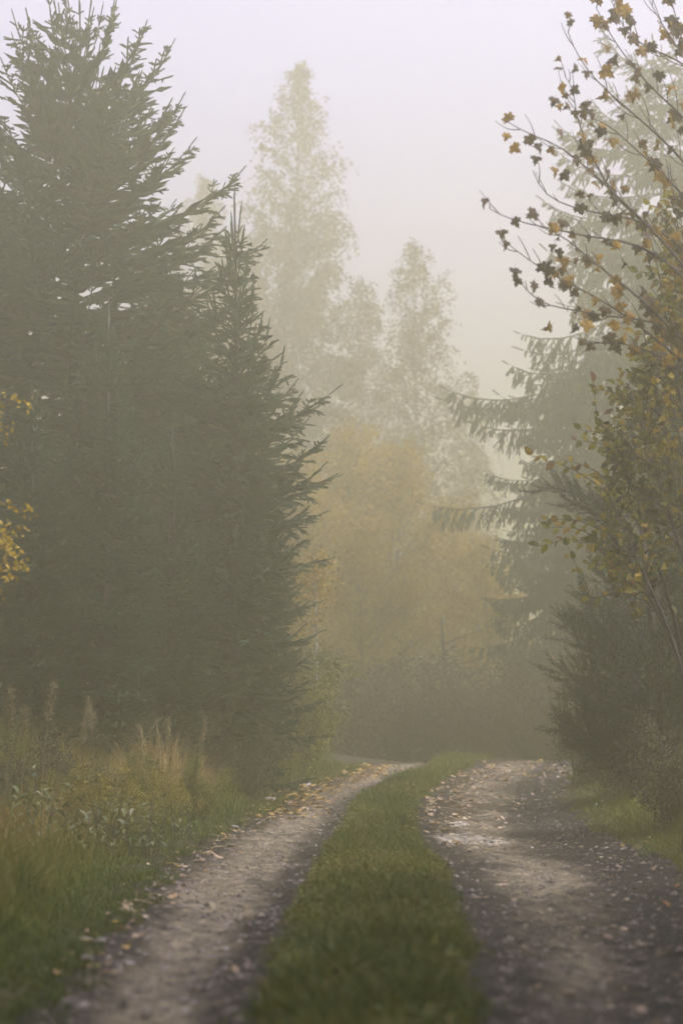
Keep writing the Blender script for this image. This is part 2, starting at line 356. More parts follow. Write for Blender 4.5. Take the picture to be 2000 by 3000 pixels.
# ------------------------------------------------------------------ grass
def blades(acc, X, Y, h, w, tone, g, lean=0.35, sink=0.02):
    n = len(X); Z = hgt(X, Y) - sink
    th = g.random(n) * 6.283; S = np.stack([np.cos(th), np.sin(th), 0 * th], -1)
    ph = g.random(n) * 6.283; B = np.stack([np.cos(ph), np.sin(ph), 0 * ph], -1) * (lean * g.random(n) ** 0.7)[:, None]
    P = np.stack([X, Y, Z], -1); up = np.array([0, 0, 1.0]); h = h[:, None]; w = (np.broadcast_to(w, (n,)))[:, None]
    m = P + up * h * 0.55 + B * h * 0.35; t = P + up * h * (1 - 0.35 * (B ** 2).sum(-1, keepdims=True)) + B * h * 1.1
    V = np.stack([P - S * w, P + S * w, m - S * w * 0.8, m + S * w * 0.8, t], 1).reshape(-1, 3)
    F = (np.array([(0, 1, 3), (0, 3, 2), (2, 3, 4)])[None] + (np.arange(n) * 5)[:, None, None]).reshape(-1, 3)
    acc.add(V, F, np.repeat(np.clip(tone, 0, 1), 5))
def build_grass():
    g = np.random.default_rng(11)
    # strip between the ruts
    a = Acc(); n = 85000; Y = 6.3 + (41 - 6.3) * g.random(n) ** 1.25; sl, sr = edge('sl', Y), edge('sr', Y)
    u = g.random(n); X = sl + (sr - sl) * u
    X = X + 0.30 * (fbm(X * 3, Y * 2.5) - 0.44) + g.normal(0, 0.05, n)
    e = np.minimum(X - sl, sr - X); cl = fbm(X * 3.5, Y * 3.5)
    pt = fbm(X * 1.3 + 21, Y * 0.9 + 4); h = (0.03 + 0.12 * sstep((e + 0.05) / 0.3)) * (0.1 + 1.9 * cl) * (0.45 + 1.25 * pt) * (0.6 + 0.7 * g.random(n))
    tone = 0.02 + 0.18 * sstep((0.44 - pt) / 0.12) + 0.58 * fbm(X * 1.6 + 5, Y * 1.1) + g.normal(0, 0.17, n) + (g.random(n) < 0.05) * 0.35
    blades(a, X, Y, h, 0.0024 + 0.0016 * g.random(n), tone, g, 0.9)
    n = 16000; Y = 6.3 + 24 * g.random(n) ** 1.3; sl, sr = edge('sl', Y), edge('sr', Y); X = sl + (sr - sl) * (0.06 + 0.88 * g.random(n)); kp = fbm(X * 4 + 8, Y * 3) > 0.42; X, Y = X[kp], Y[kp]; n = len(X); th = g.random(n) * 6.283
    cards(a, np.stack([X, Y, hgt(X, Y) + g.uniform(0.02, 0.10, n)], -1), np.stack([np.cos(th), np.sin(th), g.normal(0.3, 0.4, n)], -1), np.stack([g.normal(0, .4, n), g.normal(0, .4, n), 1 + 0 * th], -1), g.uniform(0.02, 0.055, n), g.uniform(0.006, 0.015, n), np.clip(g.normal(0.42, 0.14, n), 0, 1))
    link('grass', a.mesh('strip_grass', M['grass']), kind='stuff', label='short green grass growing between the two wheel tracks')
    # left bank
    a = Acc(); n = 125000; Y = 6.5 + 33 * g.random(n) ** 0.9; xl = edge('xl', Y)
    far = np.minimum(-(0.155 * Y + 0.6), xl - 1.2); X = xl + 0.06 + (far - xl) * g.random(n) ** 1.25
    X = X + 0.42 * (fbm(X * 2.2, Y * 1.8) - 0.40)
    d = xl - X; keep = (d > -0.03) | (g.random(n) < 0.35); X, Y, d = X[keep], Y[keep], d[keep]; n = len(X)
    cl = fbm(X * 1.5, Y * 1.1); big = sstep((d - 0.15) / 0.9); tuft = sstep((fbm(X * 3.1 + 4, Y * 2.6) - 0.40) / 0.14)
    back = sstep((Y - 22) / 5) * sstep((d - 0.35) / 0.8)
    h = (0.06 + 0.34 * big * (0.35 + 0.85 * tuft) + 0.42 * back * (0.2 + 0.8 * g.random(n))) * (0.35 + 1.35 * cl) * (0.5 + 0.8 * g.random(n))
    straw = sstep((fbm(X * 1.1 + 3, Y * 0.8) - 0.40) / 0.16)
    tone = 0.20 + 0.16 * big + 0.36 * big * straw + 0.22 * back + g.normal(0, 0.13, n) + (g.random(n) < 0.08) * 0.25
    blades(a, X, Y, h, 0.0026 + 0.0022 * g.random(n), tone, g, 0.85)
    link('grass', a.mesh('bank_grass', M['grass']), kind='stuff', label='long tangled green and straw grass on the bank under the spruces')
    # right bank
    a = Acc(); n = 80000; Y = 9 + 33 * g.random(n); xr = edge('xr', Y)
    far = np.maximum(0.155 * Y + 0.6, xr + 1.5); X = xr - 0.08 + (far - xr) * g.random(n) ** 1.2; X = X + 0.5 * (fbm(X * 2, Y * 1.5) - 0.42)
    d = X - xr; cl = fbm(X * 1.7, Y * 1.2); big = sstep((d - 0.1) / 0.9)
    h = (0.06 + 0.30 * big) * (0.35 + 1.35 * cl) * (0.55 + 0.75 * g.random(n))
    tone = 0.32 + 0.44 * fbm(X * 0.9 + 13, Y * 0.7) * (0.5 + 0.6 * big) + g.normal(0, 0.12, n) + (g.random(n) < 0.06) * 0.25
    blades(a, X, Y, h, 0.0026 + 0.0022 * g.random(n), tone, g, 0.8)
    link('grass', a.mesh('verge_grass', M['grass']), kind='stuff', label='green grass on the verge below the hazel and pine')
build_grass()

# ------------------------------------------------------------------ spruces
def spruce(seed, H, prof, spacing=0.27, nper=6, elev=((0, 62), (.12, 48), (.35, 18), (.7, -4), (1, -14)), tip=22, hang=0.10,
           step=0.115, blen=0.42, bw=0.016, zmin=0.25, top_bare=0.55, shoot=0.12, dense=0.045, open_top=0.22, sides=3, jit=0.5):
    """trunk with limbs / crown of needle covered shoots, base at the origin"""
    g = np.random.default_rng(seed); wood = Acc(); crown = Acc()
    zt = np.linspace(0, H, 14); P = np.stack([0.03 * np.sin(zt * 0.9), 0.03 * np.cos(zt * 0.7), zt - 0.1], -1)
    tube(wood, P, np.interp(zt, [0, H], [0.011 * H + 0.02, 0.008]), 8)
    S = {True: [], False: []}
    def shoots(P, D, L, Wd, T, slim=True):
        n = len(P); S[slim].append((P, D, np.broadcast_to(L, (n,)), np.broadcast_to(Wd, (n,)), np.broadcast_to(T, (n,))))
    axis = lambda z: np.array([np.interp(z, zt, P[:, 0]), np.interp(z, zt, P[:, 1]), z])
    at = lambda s, k, A: np.stack([np.interp(s, k, A[:, i]) for i in range(3)], -1)
    k = 5; zz = np.linspace(H - top_bare, H, k); Pl = np.array([axis(z) for z in zz])
    shoots(Pl[:-1], np.tile([[0, 0, 1.0]], (k - 1, 1)), top_bare / (k - 1) * 1.15, bw * 0.75, 0.6)
    z = H - top_bare; az0 = 0
    while z > zmin:
        t = (H - z) / H; L0 = np.interp(t, prof[0], prof[1]); az0 += 1.1 + g.random(); top = sstep((open_top - t) / open_top)
        npr = int(round(nper * (1 - 0.5 * top)))
        for q in range(npr):
            az = az0 + 6.283 * q / npr + g.normal(0, 0.25); lob = vnoise(np.array(math.cos(az) * 1.3 + seed + 9), np.array(math.sin(az) * 1.3 + z * 0.9)); L = L0 * (0.62 + 0.62 * float(lob)) * g.uniform(0.75, 1.15) * (1.2 if t < 0.5 and g.random() < 0.07 else 1.0); zz = z + g.uniform(-jit, jit) * spacing
            if L < 0.08: continue
            e0 = np.interp(t, [a for a, b in elev], [b for a, b in elev]) + g.normal(0, 7)
            m = 8; s = np.linspace(0, 1, m); el = np.radians(np.minimum(e0 + tip * s ** 2 * (1 + 0.8 * top) - 10 * np.sin(math.pi * s) * (t > .3), 80))
            azs = az + g.normal(0, 0.15) * s
            dirs = np.stack([np.cos(azs) * np.cos(el), np.sin(azs) * np.cos(el), np.sin(el)], -1)
            pts = axis(zz) + np.vstack([[0, 0, 0], np.cumsum((dirs[:-1] + dirs[1:]) * 0.5 * L / (m - 1), 0)])
            tube(wood, pts, np.linspace(0.006 + 0.006 * L, 0.003, m), 4)
            f0 = 0.25 if L > 0.8 else 0.0
            nb = max(2, int(L * (1 - f0) / 0.15)); sb = np.linspace(f0, 0.9, nb); tl = 0.35 + 0.3 * g.random() + (g.random() < 0.03) * 0.5
            shoots(at(sb, s, pts), at(sb, s, dirs), 0.21, bw * 0.85, np.clip(g.normal(tl, 0.1, nb), 0, 1))
            shoots(pts[-1:], dirs[-1:], g.uniform(0.12, 0.26) * (1 + 1.0 * top), bw * 0.8, tl)
            st = step * (1 + 0.9 * top); nb = max(2, int(L * 0.85 / st)); n2 = 2 * nb
            sb = np.repeat(np.linspace(0.14, 0.97, nb), 2) + g.normal(0, 0.015, n2); sd_ = np.tile([1.0, -1.0], nb)
            Pb = at(sb, s, pts); T = unit(at(sb, s, dirs)); side = unit(np.cross(T, [0, 0, 1.0])) * sd_[:, None]
            ln = np.minimum(blen, 0.10 + 0.55 * (1 - sb) * L) * g.uniform(0.6, 1.3, n2)
            hg = hang * (0.4 + 1.2 * g.random(n2)) * np.interp(t, [0, .1, .35, 1], [0, .4, 1, 1]); z0 = 0 * hg
            D = unit(T * g.uniform(0.5, 0.9, n2)[:, None] + side * g.uniform(0.5, 1.0, n2)[:, None] + np.stack([z0, z0, -hg + g.normal(0.05, 0.2, n2)], -1))
            D2 = unit(D + np.stack([z0, z0, -hg * 1.6], -1)); tn = np.clip(g.normal(tl, 0.13, n2), 0, 1); M1 = Pb + D * ln[:, None] * 0.5
            inn = (sb < 0.62) & (t > 0.12) & (L > 0.5)
            for kp, slim in ((inn, False), (~inn, True)):
                if not kp.any(): continue
                w = bw if slim else dense
                shoots(Pb[kp], D[kp], ln[kp] * 0.62, w, tn[kp], slim); shoots(M1[kp], D2[kp], ln[kp] * 0.6, w * (0.95 if slim else 0.8), tn[kp], slim)
            for fr, base, dd in ((0.3, Pb, D), (0.65, Pb, D), (0.2, M1, D2))[:sides]:
                for sg in (1, -1):
                    kp = (ln > 0.13) & (~inn | (g.random(n2) < 0.35))
                    if not kp.any(): continue
                    c = kp.sum(); b_ = base[kp] + dd[kp] * (ln[kp] * fr)[:, None]; sd2 = unit(np.cross(dd[kp], [0, 0, 1.0])) * sg
                    d_ = unit(dd[kp] + sd2 * g.uniform(0.6, 1.1, c)[:, None] + np.stack([0 * hg[kp], 0 * hg[kp], -hg[kp] * 1.5 + g.normal(0, 0.25, c)], -1))
                    shoots(b_, d_, np.minimum(shoot, ln[kp] * 0.55) * g.uniform(0.7, 1.3, c), bw * 0.85, np.clip(tn[kp] + g.normal(0, 0.1, c), 0, 1))
        z -= spacing * g.uniform(0.8, 1.2) * (1 + 0.5 * top)
    for slim, rows in S.items():
        if rows: brushes(crown, *[np.concatenate([r[i] for r in rows]) for i in range(4)], g, np.concatenate([r[4] for r in rows]), slim, bw * 1.3)
    me = crown.mesh('spruce_crown', M['needle'])
    return wood.mesh('spruce_trunk', M['bark'], smooth=True), me

def place(name, label, cat, parts, px, Y, rz=0.0, sc=1.0, group=None, dz=-0.05):
    x = (px - 1000) / FPX * Y
    o = thing(name, label, cat, (x, Y, float(hgt(x, Y)) + dz), rz, sc, group)
    for n, me in parts: link(n, me, o)
    return o

def parts_of(t): return [('trunk', t[0]), ('crown', t[1])]
def build_spruces():
    G = 'spruces beside the track'
    big = spruce(21, 9.9, ([0, .03, .07, .1, .24, .38, .6, .8, 1], [.10, .26, .48, .86, 1.55, 2.45, 3.3, 3.1, 2.6]), spacing=0.25, nper=9, blen=0.5, step=0.135, bw=0.0125, elev=((0, 70), (.12, 54), (.3, 34), (.55, 12), (1, -10)))
    slim = spruce(22, 6.7, ([0, .05, .12, .25, .42, .55, .75, 1], [.05, .10, .18, .42, .92, 1.0, .78, .55]), open_top=0.5, spacing=0.2, nper=9, blen=0.36, step=0.115, bw=0.0115, top_bare=0.8, dense=0.04, zmin=0.7, elev=((0, 66), (.15, 54), (.4, 34), (.7, 14), (1, 0)))
    droop = spruce(23, 12.9, ([0, .05, .08, .14, .25, .36, .48, .65, 1], [.15, .5, 1.0, 1.75, 2.6, 3.2, 3.75, 3.4, 2.8]), spacing=0.31, nper=8, tip=46, hang=1.2, blen=0.40, step=0.125, bw=0.016, shoot=0.2, dense=0.032, open_top=0.04, sides=2, jit=1.5,
                   elev=((0, 45), (.1, 10), (.25, -20), (.5, -32), (1, -34)))
    place('spruce_tree', 'tallest dark spruce whose top leaves the frame on the left', 'spruce', parts_of(big), 215, 31.0, 0.4, 1.02, G)
    place('spruce_tree', 'slim young spruce with bare leader at the right edge of the spruce group', 'spruce', parts_of(slim), 680, 29.5, 1.9, 1.13, G)
    place('spruce_tree', 'young spruce with pale thin stem standing in front of the tallest spruce', 'spruce', parts_of(slim), 310, 27.5, 4.0, 0.86, G)
    place('spruce_tree', 'paler spruce half hidden behind the tallest one at the picture edge', 'spruce', parts_of(big), -50, 36.0, 2.5, 0.88, G)
    place('spruce_tree', 'small spruce filling the gap below the slim young spruce', 'spruce', parts_of(slim), 760, 31.5, 3.1, 0.72, G)
    place('spruce_tree', 'broad spruce standing behind between tallest and slim spruce', 'spruce', parts_of(big), 480, 35.0, 5.0, 0.72, G)
    place('spruce_tree', 'low bushy spruce at the foot of the tallest spruce', 'spruce', parts_of(slim), 90, 27.0, 0.7, 0.70, G)
    place('spruce_tree', 'low bushy spruce between the two young spruces', 'spruce', parts_of(slim), 500, 28.5, 2.7, 0.66, G)
    place('spruce_tree', 'tall hazy spruce with drooping boughs behind the maple', 'spruce', parts_of(droop), 1955, 49.0, 0.9, 1.17, G)
    place('spruce_tree', 'smaller dark spruce beneath the drooping boughs at the bend', 'spruce', parts_of(droop), 1690, 46.5, 3.3, 0.60, G)
    return big, slim, droop
BIG, SLIM, DROOP = build_spruces()

# ------------------------------------------------------------------ birches and golden trees
def birch(seed, H, prof, mat, z0=0.18, nl=70, leafs=0.055, droop=0.8, dens=1.0, bark='birch_bark', strand=(0.35, 1.1)):
    g = np.random.default_rng(seed); wood = Acc(); crown = Acc()
    zt = np.linspace(0, H, 16); P = np.stack([0.12 * np.sin(zt * 0.35 + seed), 0.1 * np.cos(zt * 0.3), zt - 0.1], -1)
    tube(wood, P, np.interp(zt, [0, H * .6, H], [0.009 * H + 0.02, 0.005 * H, 0.006]), 7)
    LP, LD = [], []
    for q in range(nl):
        t = (q + 0.5) / nl; t = t ** 1.1; z = H * (1 - t * (1 - z0)); L = np.interp((H - z) / H, prof[0], prof[1]) * g.uniform(0.6, 1.2)
        az = 2.4 * q + g.normal(0, 0.3); e = np.radians(np.interp(t, [0, .3, 1], [68, 52, 30]) + g.normal(0, 8)); m = 6; s = np.linspace(0, 1, m)
        el = e - 0.7 * s ** 1.6 * (0.4 + droop * 0.6); d = np.stack([np.cos(az) * np.cos(el), np.sin(az) * np.cos(el), np.sin(el)], -1)
        c0 = np.array([np.interp(z * 0.94, zt, P[:, 0]), np.interp(z * 0.94, zt, P[:, 1]), z - 0.55 * L * math.sin(e)])
        pts = c0 + np.vstack([[0, 0, 0], np.cumsum(d[:-1] * L / math.cos(min(e, 1.1)) / (m - 1) * 0.9, 0)])
        tube(wood, pts, np.linspace(0.008 + 0.008 * L, 0.004, m), 4)
        ns = int((10 + 26 * L) * dens)
        for w in range(ns):
            sb = 0.15 + 0.87 * g.random() ** 0.8; p = np.array([np.interp(sb, s, pts[:, i]) for i in range(3)])
            ln = g.uniform(*strand) * (0.5 + 0.5 * min(L, 1.6)); k = max(4, int(ln / 0.06)); ss = np.linspace(0, 1, k)
            o = g.normal(0, 1, 3) * [1, 1, 0.4]; o = o / np.linalg.norm(o)
            up = (1 - droop) * 0.6
            path = p + ln * (o * (0.5 * np.sqrt(ss))[:, None] + np.stack([0 * ss, 0 * ss, up * ss - droop * 0.75 * ss ** 1.5], -1))
            if w % 2 == 0: tube(wood, path[::max(1, k // 3)], 0.0035, 3)
            LP.append(path + g.normal(0, 0.035, (k, 3))); LD.append(np.tile(o * 0.5 - [0, 0, 0.5 * droop], (k, 1)) + g.normal(0, 0.5, (k, 3)))
    LP = np.concatenate(LP); LD = np.concatenate(LD); n = len(LP)
    cl = fbm(LP[:, 0] * 1.3 + 40, LP[:, 2] * 1.0 + LP[:, 1]) ; kp = g.random(n) < np.clip(0.40 + 3.2 * (cl - 0.34), 0.05, 1)
    LP, LD = LP[kp], LD[kp]; n = len(LP)
    cards(crown, LP, LD, g.normal(0, 1, (n, 3)), leafs * g.uniform(0.7, 1.3, n), leafs * 0.36 * g.uniform(0.7, 1.3, n), np.clip(0.25 + 0.6 * fbm(LP[:, 0] * 2, LP[:, 2] * 2) + g.normal(0, 0.15, n), 0, 1))
    return wood.mesh('birch_trunk', M[bark], smooth=True), crown.mesh('leaf_crown', M[mat])

def build_birches():
    tall = birch(31, 23.0, ([0, .06, .15, .3, .5, .75, 1], [.15, .6, 1.15, 2.0, 2.7, 3.0, 2.4]), 'birch_leaf', nl=135, leafs=0.098, z0=0.12, dens=1.0)
    slim = birch(32, 15.8, ([0, .08, .2, .35, .6, 1], [.15, .6, 1.1, 1.4, 1.9, 1.6]), 'birch_leaf', nl=95, leafs=0.085, dens=0.95)
    gold = birch(33, 8.0, ([0, .1, .3, .6, 1], [.3, .8, 1.6, 2.1, 1.8]), 'gold_leaf', nl=75, leafs=0.09, droop=0.35, dens=1.15, z0=0.04, bark='bark_grey', strand=(0.3, 0.8))
    G = 'birches beyond the bend'
    def B(label, t, px, Y, rz, sc): place('birch_tree', label, 'birch', parts_of(t), px, Y, rz, sc, G)
    B('tallest hazy birch with a tapering pale brown crown', tall, 870, 78, 0.3, 1.06)
    B('narrow birch right of the tallest one with airy crown', slim, 1215, 72, 1.2, 1.08)
    B('pale birch showing behind the shoulder of the tall spruce', tall, 605, 88, 2.2, 1.0)
    B('birch leaning against the right shoulder of the tallest birch', slim, 1050, 76, 3.0, 1.06)
    B('short far birch just left of the drooping spruce', slim, 1385, 86, 4.4, 0.93)
    B('birch filling the crown left of the tallest birch', slim, 745, 74, 5.2, 1.10)
    B('lower birch between the two airy birch tops', slim, 1140, 70, 0.5, 0.62)
    G = 'golden trees behind the bend'
    def A(label, px, Y, rz, sc): place('golden_tree', label, 'tree', parts_of(gold), px, Y, rz, sc, G)
    A('golden tree against the dark edge of the slim spruce', 860, 56, 0.2, 0.95)
    A('tallest golden tree under the tallest birch', 1000, 60, 1.5, 1.12)
    A('golden tree in the middle under the narrow birch', 1160, 58, 2.8, 1.02)
    A('golden tree touching the lowest drooping spruce boughs', 1330, 62, 4.0, 0.92)
    A('small orange tinted golden tree by the bare trunk', 1430, 57, 5.1, 0.72)
    A('small golden tree low in front of the birches', 1060, 52, 5.9, 0.66)
    A('low golden tree beside the thin pale birch sapling', 790, 50, 3.4, 0.60)
build_birches()

# ------------------------------------------------------------------ bushes
def bush(seed, H, Rr, mat, n=7000, leafs=0.06, stems=9, gap=0.3):
    g = np.random.default_rng(seed); wood = Acc(); crown = Acc(); tips = []
    for q in range(stems):
        az = 6.283 * q / stems + g.normal(0, 0.3); r = Rr * g.uniform(0.3, 0.95); h = H * g.uniform(0.6, 1.0); s = np.linspace(0, 1, 7)
        P = np.stack([r * np.cos(az) * s ** 1.3, r * np.sin(az) * s ** 1.3, h * s - 0.05], -1) + g.normal(0, 0.03, (7, 3)) * s[:, None]
        tube(wood, P, np.linspace(0.012, 0.004, 7) * (0.5 + H * 0.4), 4)
        for k in range(9):
            t = g.uniform(0.2, 1); p = np.array([np.interp(t, s, P[:, i]) for i in range(3)]); d = unit(g.normal(0, 1, 3) + [0, 0, 0.5]); L = g.uniform(0.2, 0.5) * Rr
            tube(wood, np.array([p, p + d * L * 0.5, p + d * L + [0, 0, 0.04]]), 0.004, 3); tips.append((p, d, L))
    k = g.integers(0, len(tips), n); t = g.random(n) ** 0.7
    P = np.array([tips[i][0] for i in k]) + np.array([tips[i][1] for i in k]) * (np.array([tips[i][2] for i in k]) * t * 1.15)[:, None] + g.normal(0, 0.075 * Rr, (n, 3))
    P = P[P[:, 2] > 0.02]; n = len(P)
    kp = fbm(P[:, 0] * 2.5 + 7, P[:, 2] * 2.5 + P[:, 1] * 2) > gap; P = P[kp]; n = len(P)
    cards(crown, P, g.normal(0, 1, (n, 3)) - [0, 0, 0.4], g.normal(0, 1, (n, 3)), leafs * g.uniform(0.6, 1.3, n), leafs * 0.33 * g.uniform(0.7, 1.3, n), np.clip(fbm(P[:, 0] * 2, P[:, 2] * 2) * 0.9 + g.normal(0.05, 0.18, n), 0, 1))
    return wood.mesh('bush_stems', M['twig'], smooth=True), crown.mesh('bush_crown', M[mat])
def build_bushes():
    a = bush(41, 2.6, 1.8, 'bush_leaf', 9000, 0.085, 12, 0.3); b = bush(42, 1.7, 1.3, 'bush_leaf', 6000, 0.07, 10, 0.34)
    y = bush(43, 2.2, 1.1, 'yellowgreen_leaf', 6500, 0.07, 9, 0.36)
    G = 'undergrowth bushes beyond the crest'
    def B(label, t, px, Y, rz, sc, dz=0.0): place('undergrowth_bush', label, 'bush', [('stems', t[0]), ('crown', t[1])], px, Y, rz, sc, G, dz)
    B('dark bush behind the crest beside the thin birch sapling', a, 960, 47, 0.1, 0.85)
    B('dark hazy bush above the far end of the left rut', a, 1090, 50, 1.0, 0.9)
    B('dark hazy bush under the bare trunk', a, 1230, 53, 2.1, 0.95)
    B('dark hazy bush right of the bare trunk', a, 1360, 50, 3.1, 0.8)
    B('dark hazy bush above the crest of the right rut', b, 1470, 47, 4.1, 1.05)
    B('dark bush at the foot of the drooping spruce', a, 1590, 48, 5.0, 0.85)
    B('dark bush between drooping spruce and young pine', b, 1720, 44, 0.8, 1.1)
    B('tall dark bush far behind the crest at centre', a, 1150, 62, 3.9, 1.5)
    B('tall dark bush far behind in the pale gap', a, 1420, 66, 2.7, 1.2)
    B('low brown bush at the spruce edge above the yellow leaf litter', b, 905, 40, 3.3, 0.75)
    B('dark shrub at the bend above the end of the grass strip', a, 1300, 45, 0.6, 0.72)
    B('dark shrub at the bend right of the strip end shrub', b, 1410, 44, 1.9, 0.95)
    B('dark shrub at the bend just before the drooping spruce', b, 1540, 44, 2.6, 1.0)
    B('dark shrub left of the strip end at the bend', b, 1180, 45, 4.6, 1.0)
    B('brown thicket in the verge under the young pine', b, 1840, 27.5, 0.4, 0.62)
    B('brown thicket on the verge in front of the pine trunk', b, 1965, 22.4, 2.2, 0.56)
    B('low brown thicket on the verge by the bent sapling', b, 1735, 31, 3.6, 0.50)
    B('weedy shrub on the bank between goldenrod and slim spruce', y, 590, 25.0, 1.1, 0.32)
    B('weedy shrub on the bank behind the goldenrod', y, 400, 24.0, 2.9, 0.34)
    B('brown weedy shrub beyond the pale herbs on the bank', b, 240, 22.5, 0.9, 0.36)
    B('brown weedy shrub behind the herbs at the left edge', b, 60, 21.5, 4.9, 0.40)
    B('brown weedy shrub nearest the yellow litter on the bank', b, 720, 29.0, 2.0, 0.42)
    B('yellow green bush at the foot of the slim spruce', y, 890, 35, 2.4, 0.86)
    B('small yellow green bush lower at the dark spruce edge', y, 800, 32, 5.4, 0.6)
build_bushes()

# bare-limbed pine and pale sapling seen through the haze
def bare_tree(name, label, cat, px, Y, H, r, seed, mat, top_from=0.55, group=None, leafmat='needle_dark', spread=0.16):
    g = np.random.default_rng(seed); x = (px - 1000) / FPX * Y; b = np.array([x, Y, float(hgt(x, Y)) - 0.1])
    o = thing(name, label, cat, b, 0, 1, group); w = Acc(); s = np.linspace(0, 1, 10)
    P = np.stack([0.06 * H * 0.3 * np.sin(s * 3), 0 * s, H * s], -1); tube(w, P, r * (1 - 0.75 * s), 7)
    link('trunk', w.mesh('thin_trunk', mat, smooth=True), o); fol = Acc(); n = int(H * 5)
    for q in range(n):
        t = g.uniform(0.12, 1.0); az = g.random() * 6.283; L = H * spread * (1.15 - t) * g.uniform(0.5, 1.3) + 0.15
        k = np.linspace(0, 1, 5); p = np.array([np.interp(t, s, P[:, i]) for i in range(3)]); up = -0.15 if t < 0.5 else 0.45
        bp = p + np.stack([np.cos(az) * k * L, np.sin(az) * k * L, up * L * k - 0.12 * L * k ** 2], -1) + g.normal(0, 0.015, (5, 3)) * k[:, None]
        wb = Acc(); tube(wb, bp, np.linspace(0.012, 0.004, 5) * (1.5 if spread > 0.3 else 1), 4)
        for z in range(4):
            a0 = bp[1 + z % 4]; wdir = unit(g.normal(0, 1, 3) * [1, 1, 0.5]); tube(wb, np.array([a0, a0 + wdir * L * 0.15, a0 + wdir * L * 0.3 - [0, 0, 0.02]]), 0.004, 3)
        link('branch', wb.mesh('bare_branch', M['twig']), o)
        if t > top_from:
            m = int(90 * spread / 0.16); u_ = g.random((m, 1)); c = bp[1] * (1 - u_) + bp[4] * u_ + g.normal(0, 0.13, (m, 3))
            cards(fol, c, g.normal(0, 1, (m, 3)), g.normal(0, 1, (m, 3)), 0.07, 0.022, g.random(m))
    if fol.n: link('crown', fol.mesh('thin_crown', M[leafmat]), o)
bare_tree('bare_trunk_pine', 'dark bare trunk with thin dead side branches before the pale gap', 'tree', 1292, 47, 3.0, 0.085, 51, M['bark'], 2.0, spread=0.42)
bare_tree('birch_sapling', 'thin pale birch sapling beside the slim spruce', 'sapling', 916, 38, 3.4, 0.026, 52, M['birch_bark'], 0.45, leafmat='gold_leaf')

# ------------------------------------------------------------------ single leaves
def outline_leaf(name, half, mat, curl, fold, seed, petiole=0.0):
    """one leaf, unit length along +Y, built as a fan round its midrib"""
    g = np.random.default_rng(seed); h = np.array(half); r = np.vstack([h, (h * [-1, 1])[::-1][1:-1]])
    n = len(r); c = np.array([[0, 0.34]]); V2 = np.vstack([r, c]); V = np.zeros((n + 1, 3)); V[:, :2] = V2
    V[:, 2] = fold * np.abs(V[:, 0]) + curl * (V[:, 1] - 0.4) ** 2 + g.normal(0, 0.03, n + 1) * (np.abs(V[:, 0]) > 0.1)
    F = [(i, (i + 1) % n, n) for i in range(n)]
    a = Acc(); a.add(V, F, 0.5)
    if petiole: tube(a, np.array([[0, -petiole, 0.1 * petiole], [0, -petiole * 0.5, 0], [0, 0.02, 0]]), 0.012, 3)
    return a.mesh(name, mat)
MAPLE = [(0, 0), (.2, -.13), (.40, -.07), (.35, .07), (.66, .2), (.50, .32), (.6, .47), (.30, .45), (.2, .6), (.27, .74), (.12, .75), (0, 1)]
OVATE = [(0, 0), (.2, .12), (.31, .35), (.26, .62), (.12, .86), (0, 1)]
def leaf_set(prefix, half, mat, seeds, pet=0.0, curl=-0.5, fold=0.2):
    g = np.random.default_rng(seeds)
    return [outline_leaf(prefix, half, mat, curl * g.uniform(0.2, 1.4), fold * g.uniform(-0.8, 1.5), seeds + i, pet) for i in range(4)]
def put_leaf(name, me, parent, p, d, nrm, size, origin=(0, 0, 0), **props):
    d = Vector(d).normalized(); nrm = Vector(nrm); x = d.cross(nrm)
    if x.length < 1e-3: x = d.orthogonal()
    x.normalize(); z = x.cross(d)
    o = link(name, me, parent, None, **props)
    m = Matrix((x, d, z)).transposed().to_4x4(); m = m @ Matrix.Diagonal((size, size, size, 1)); m.translation = Vector(p) - Vector(origin)
    o.matrix_basis = m; return o

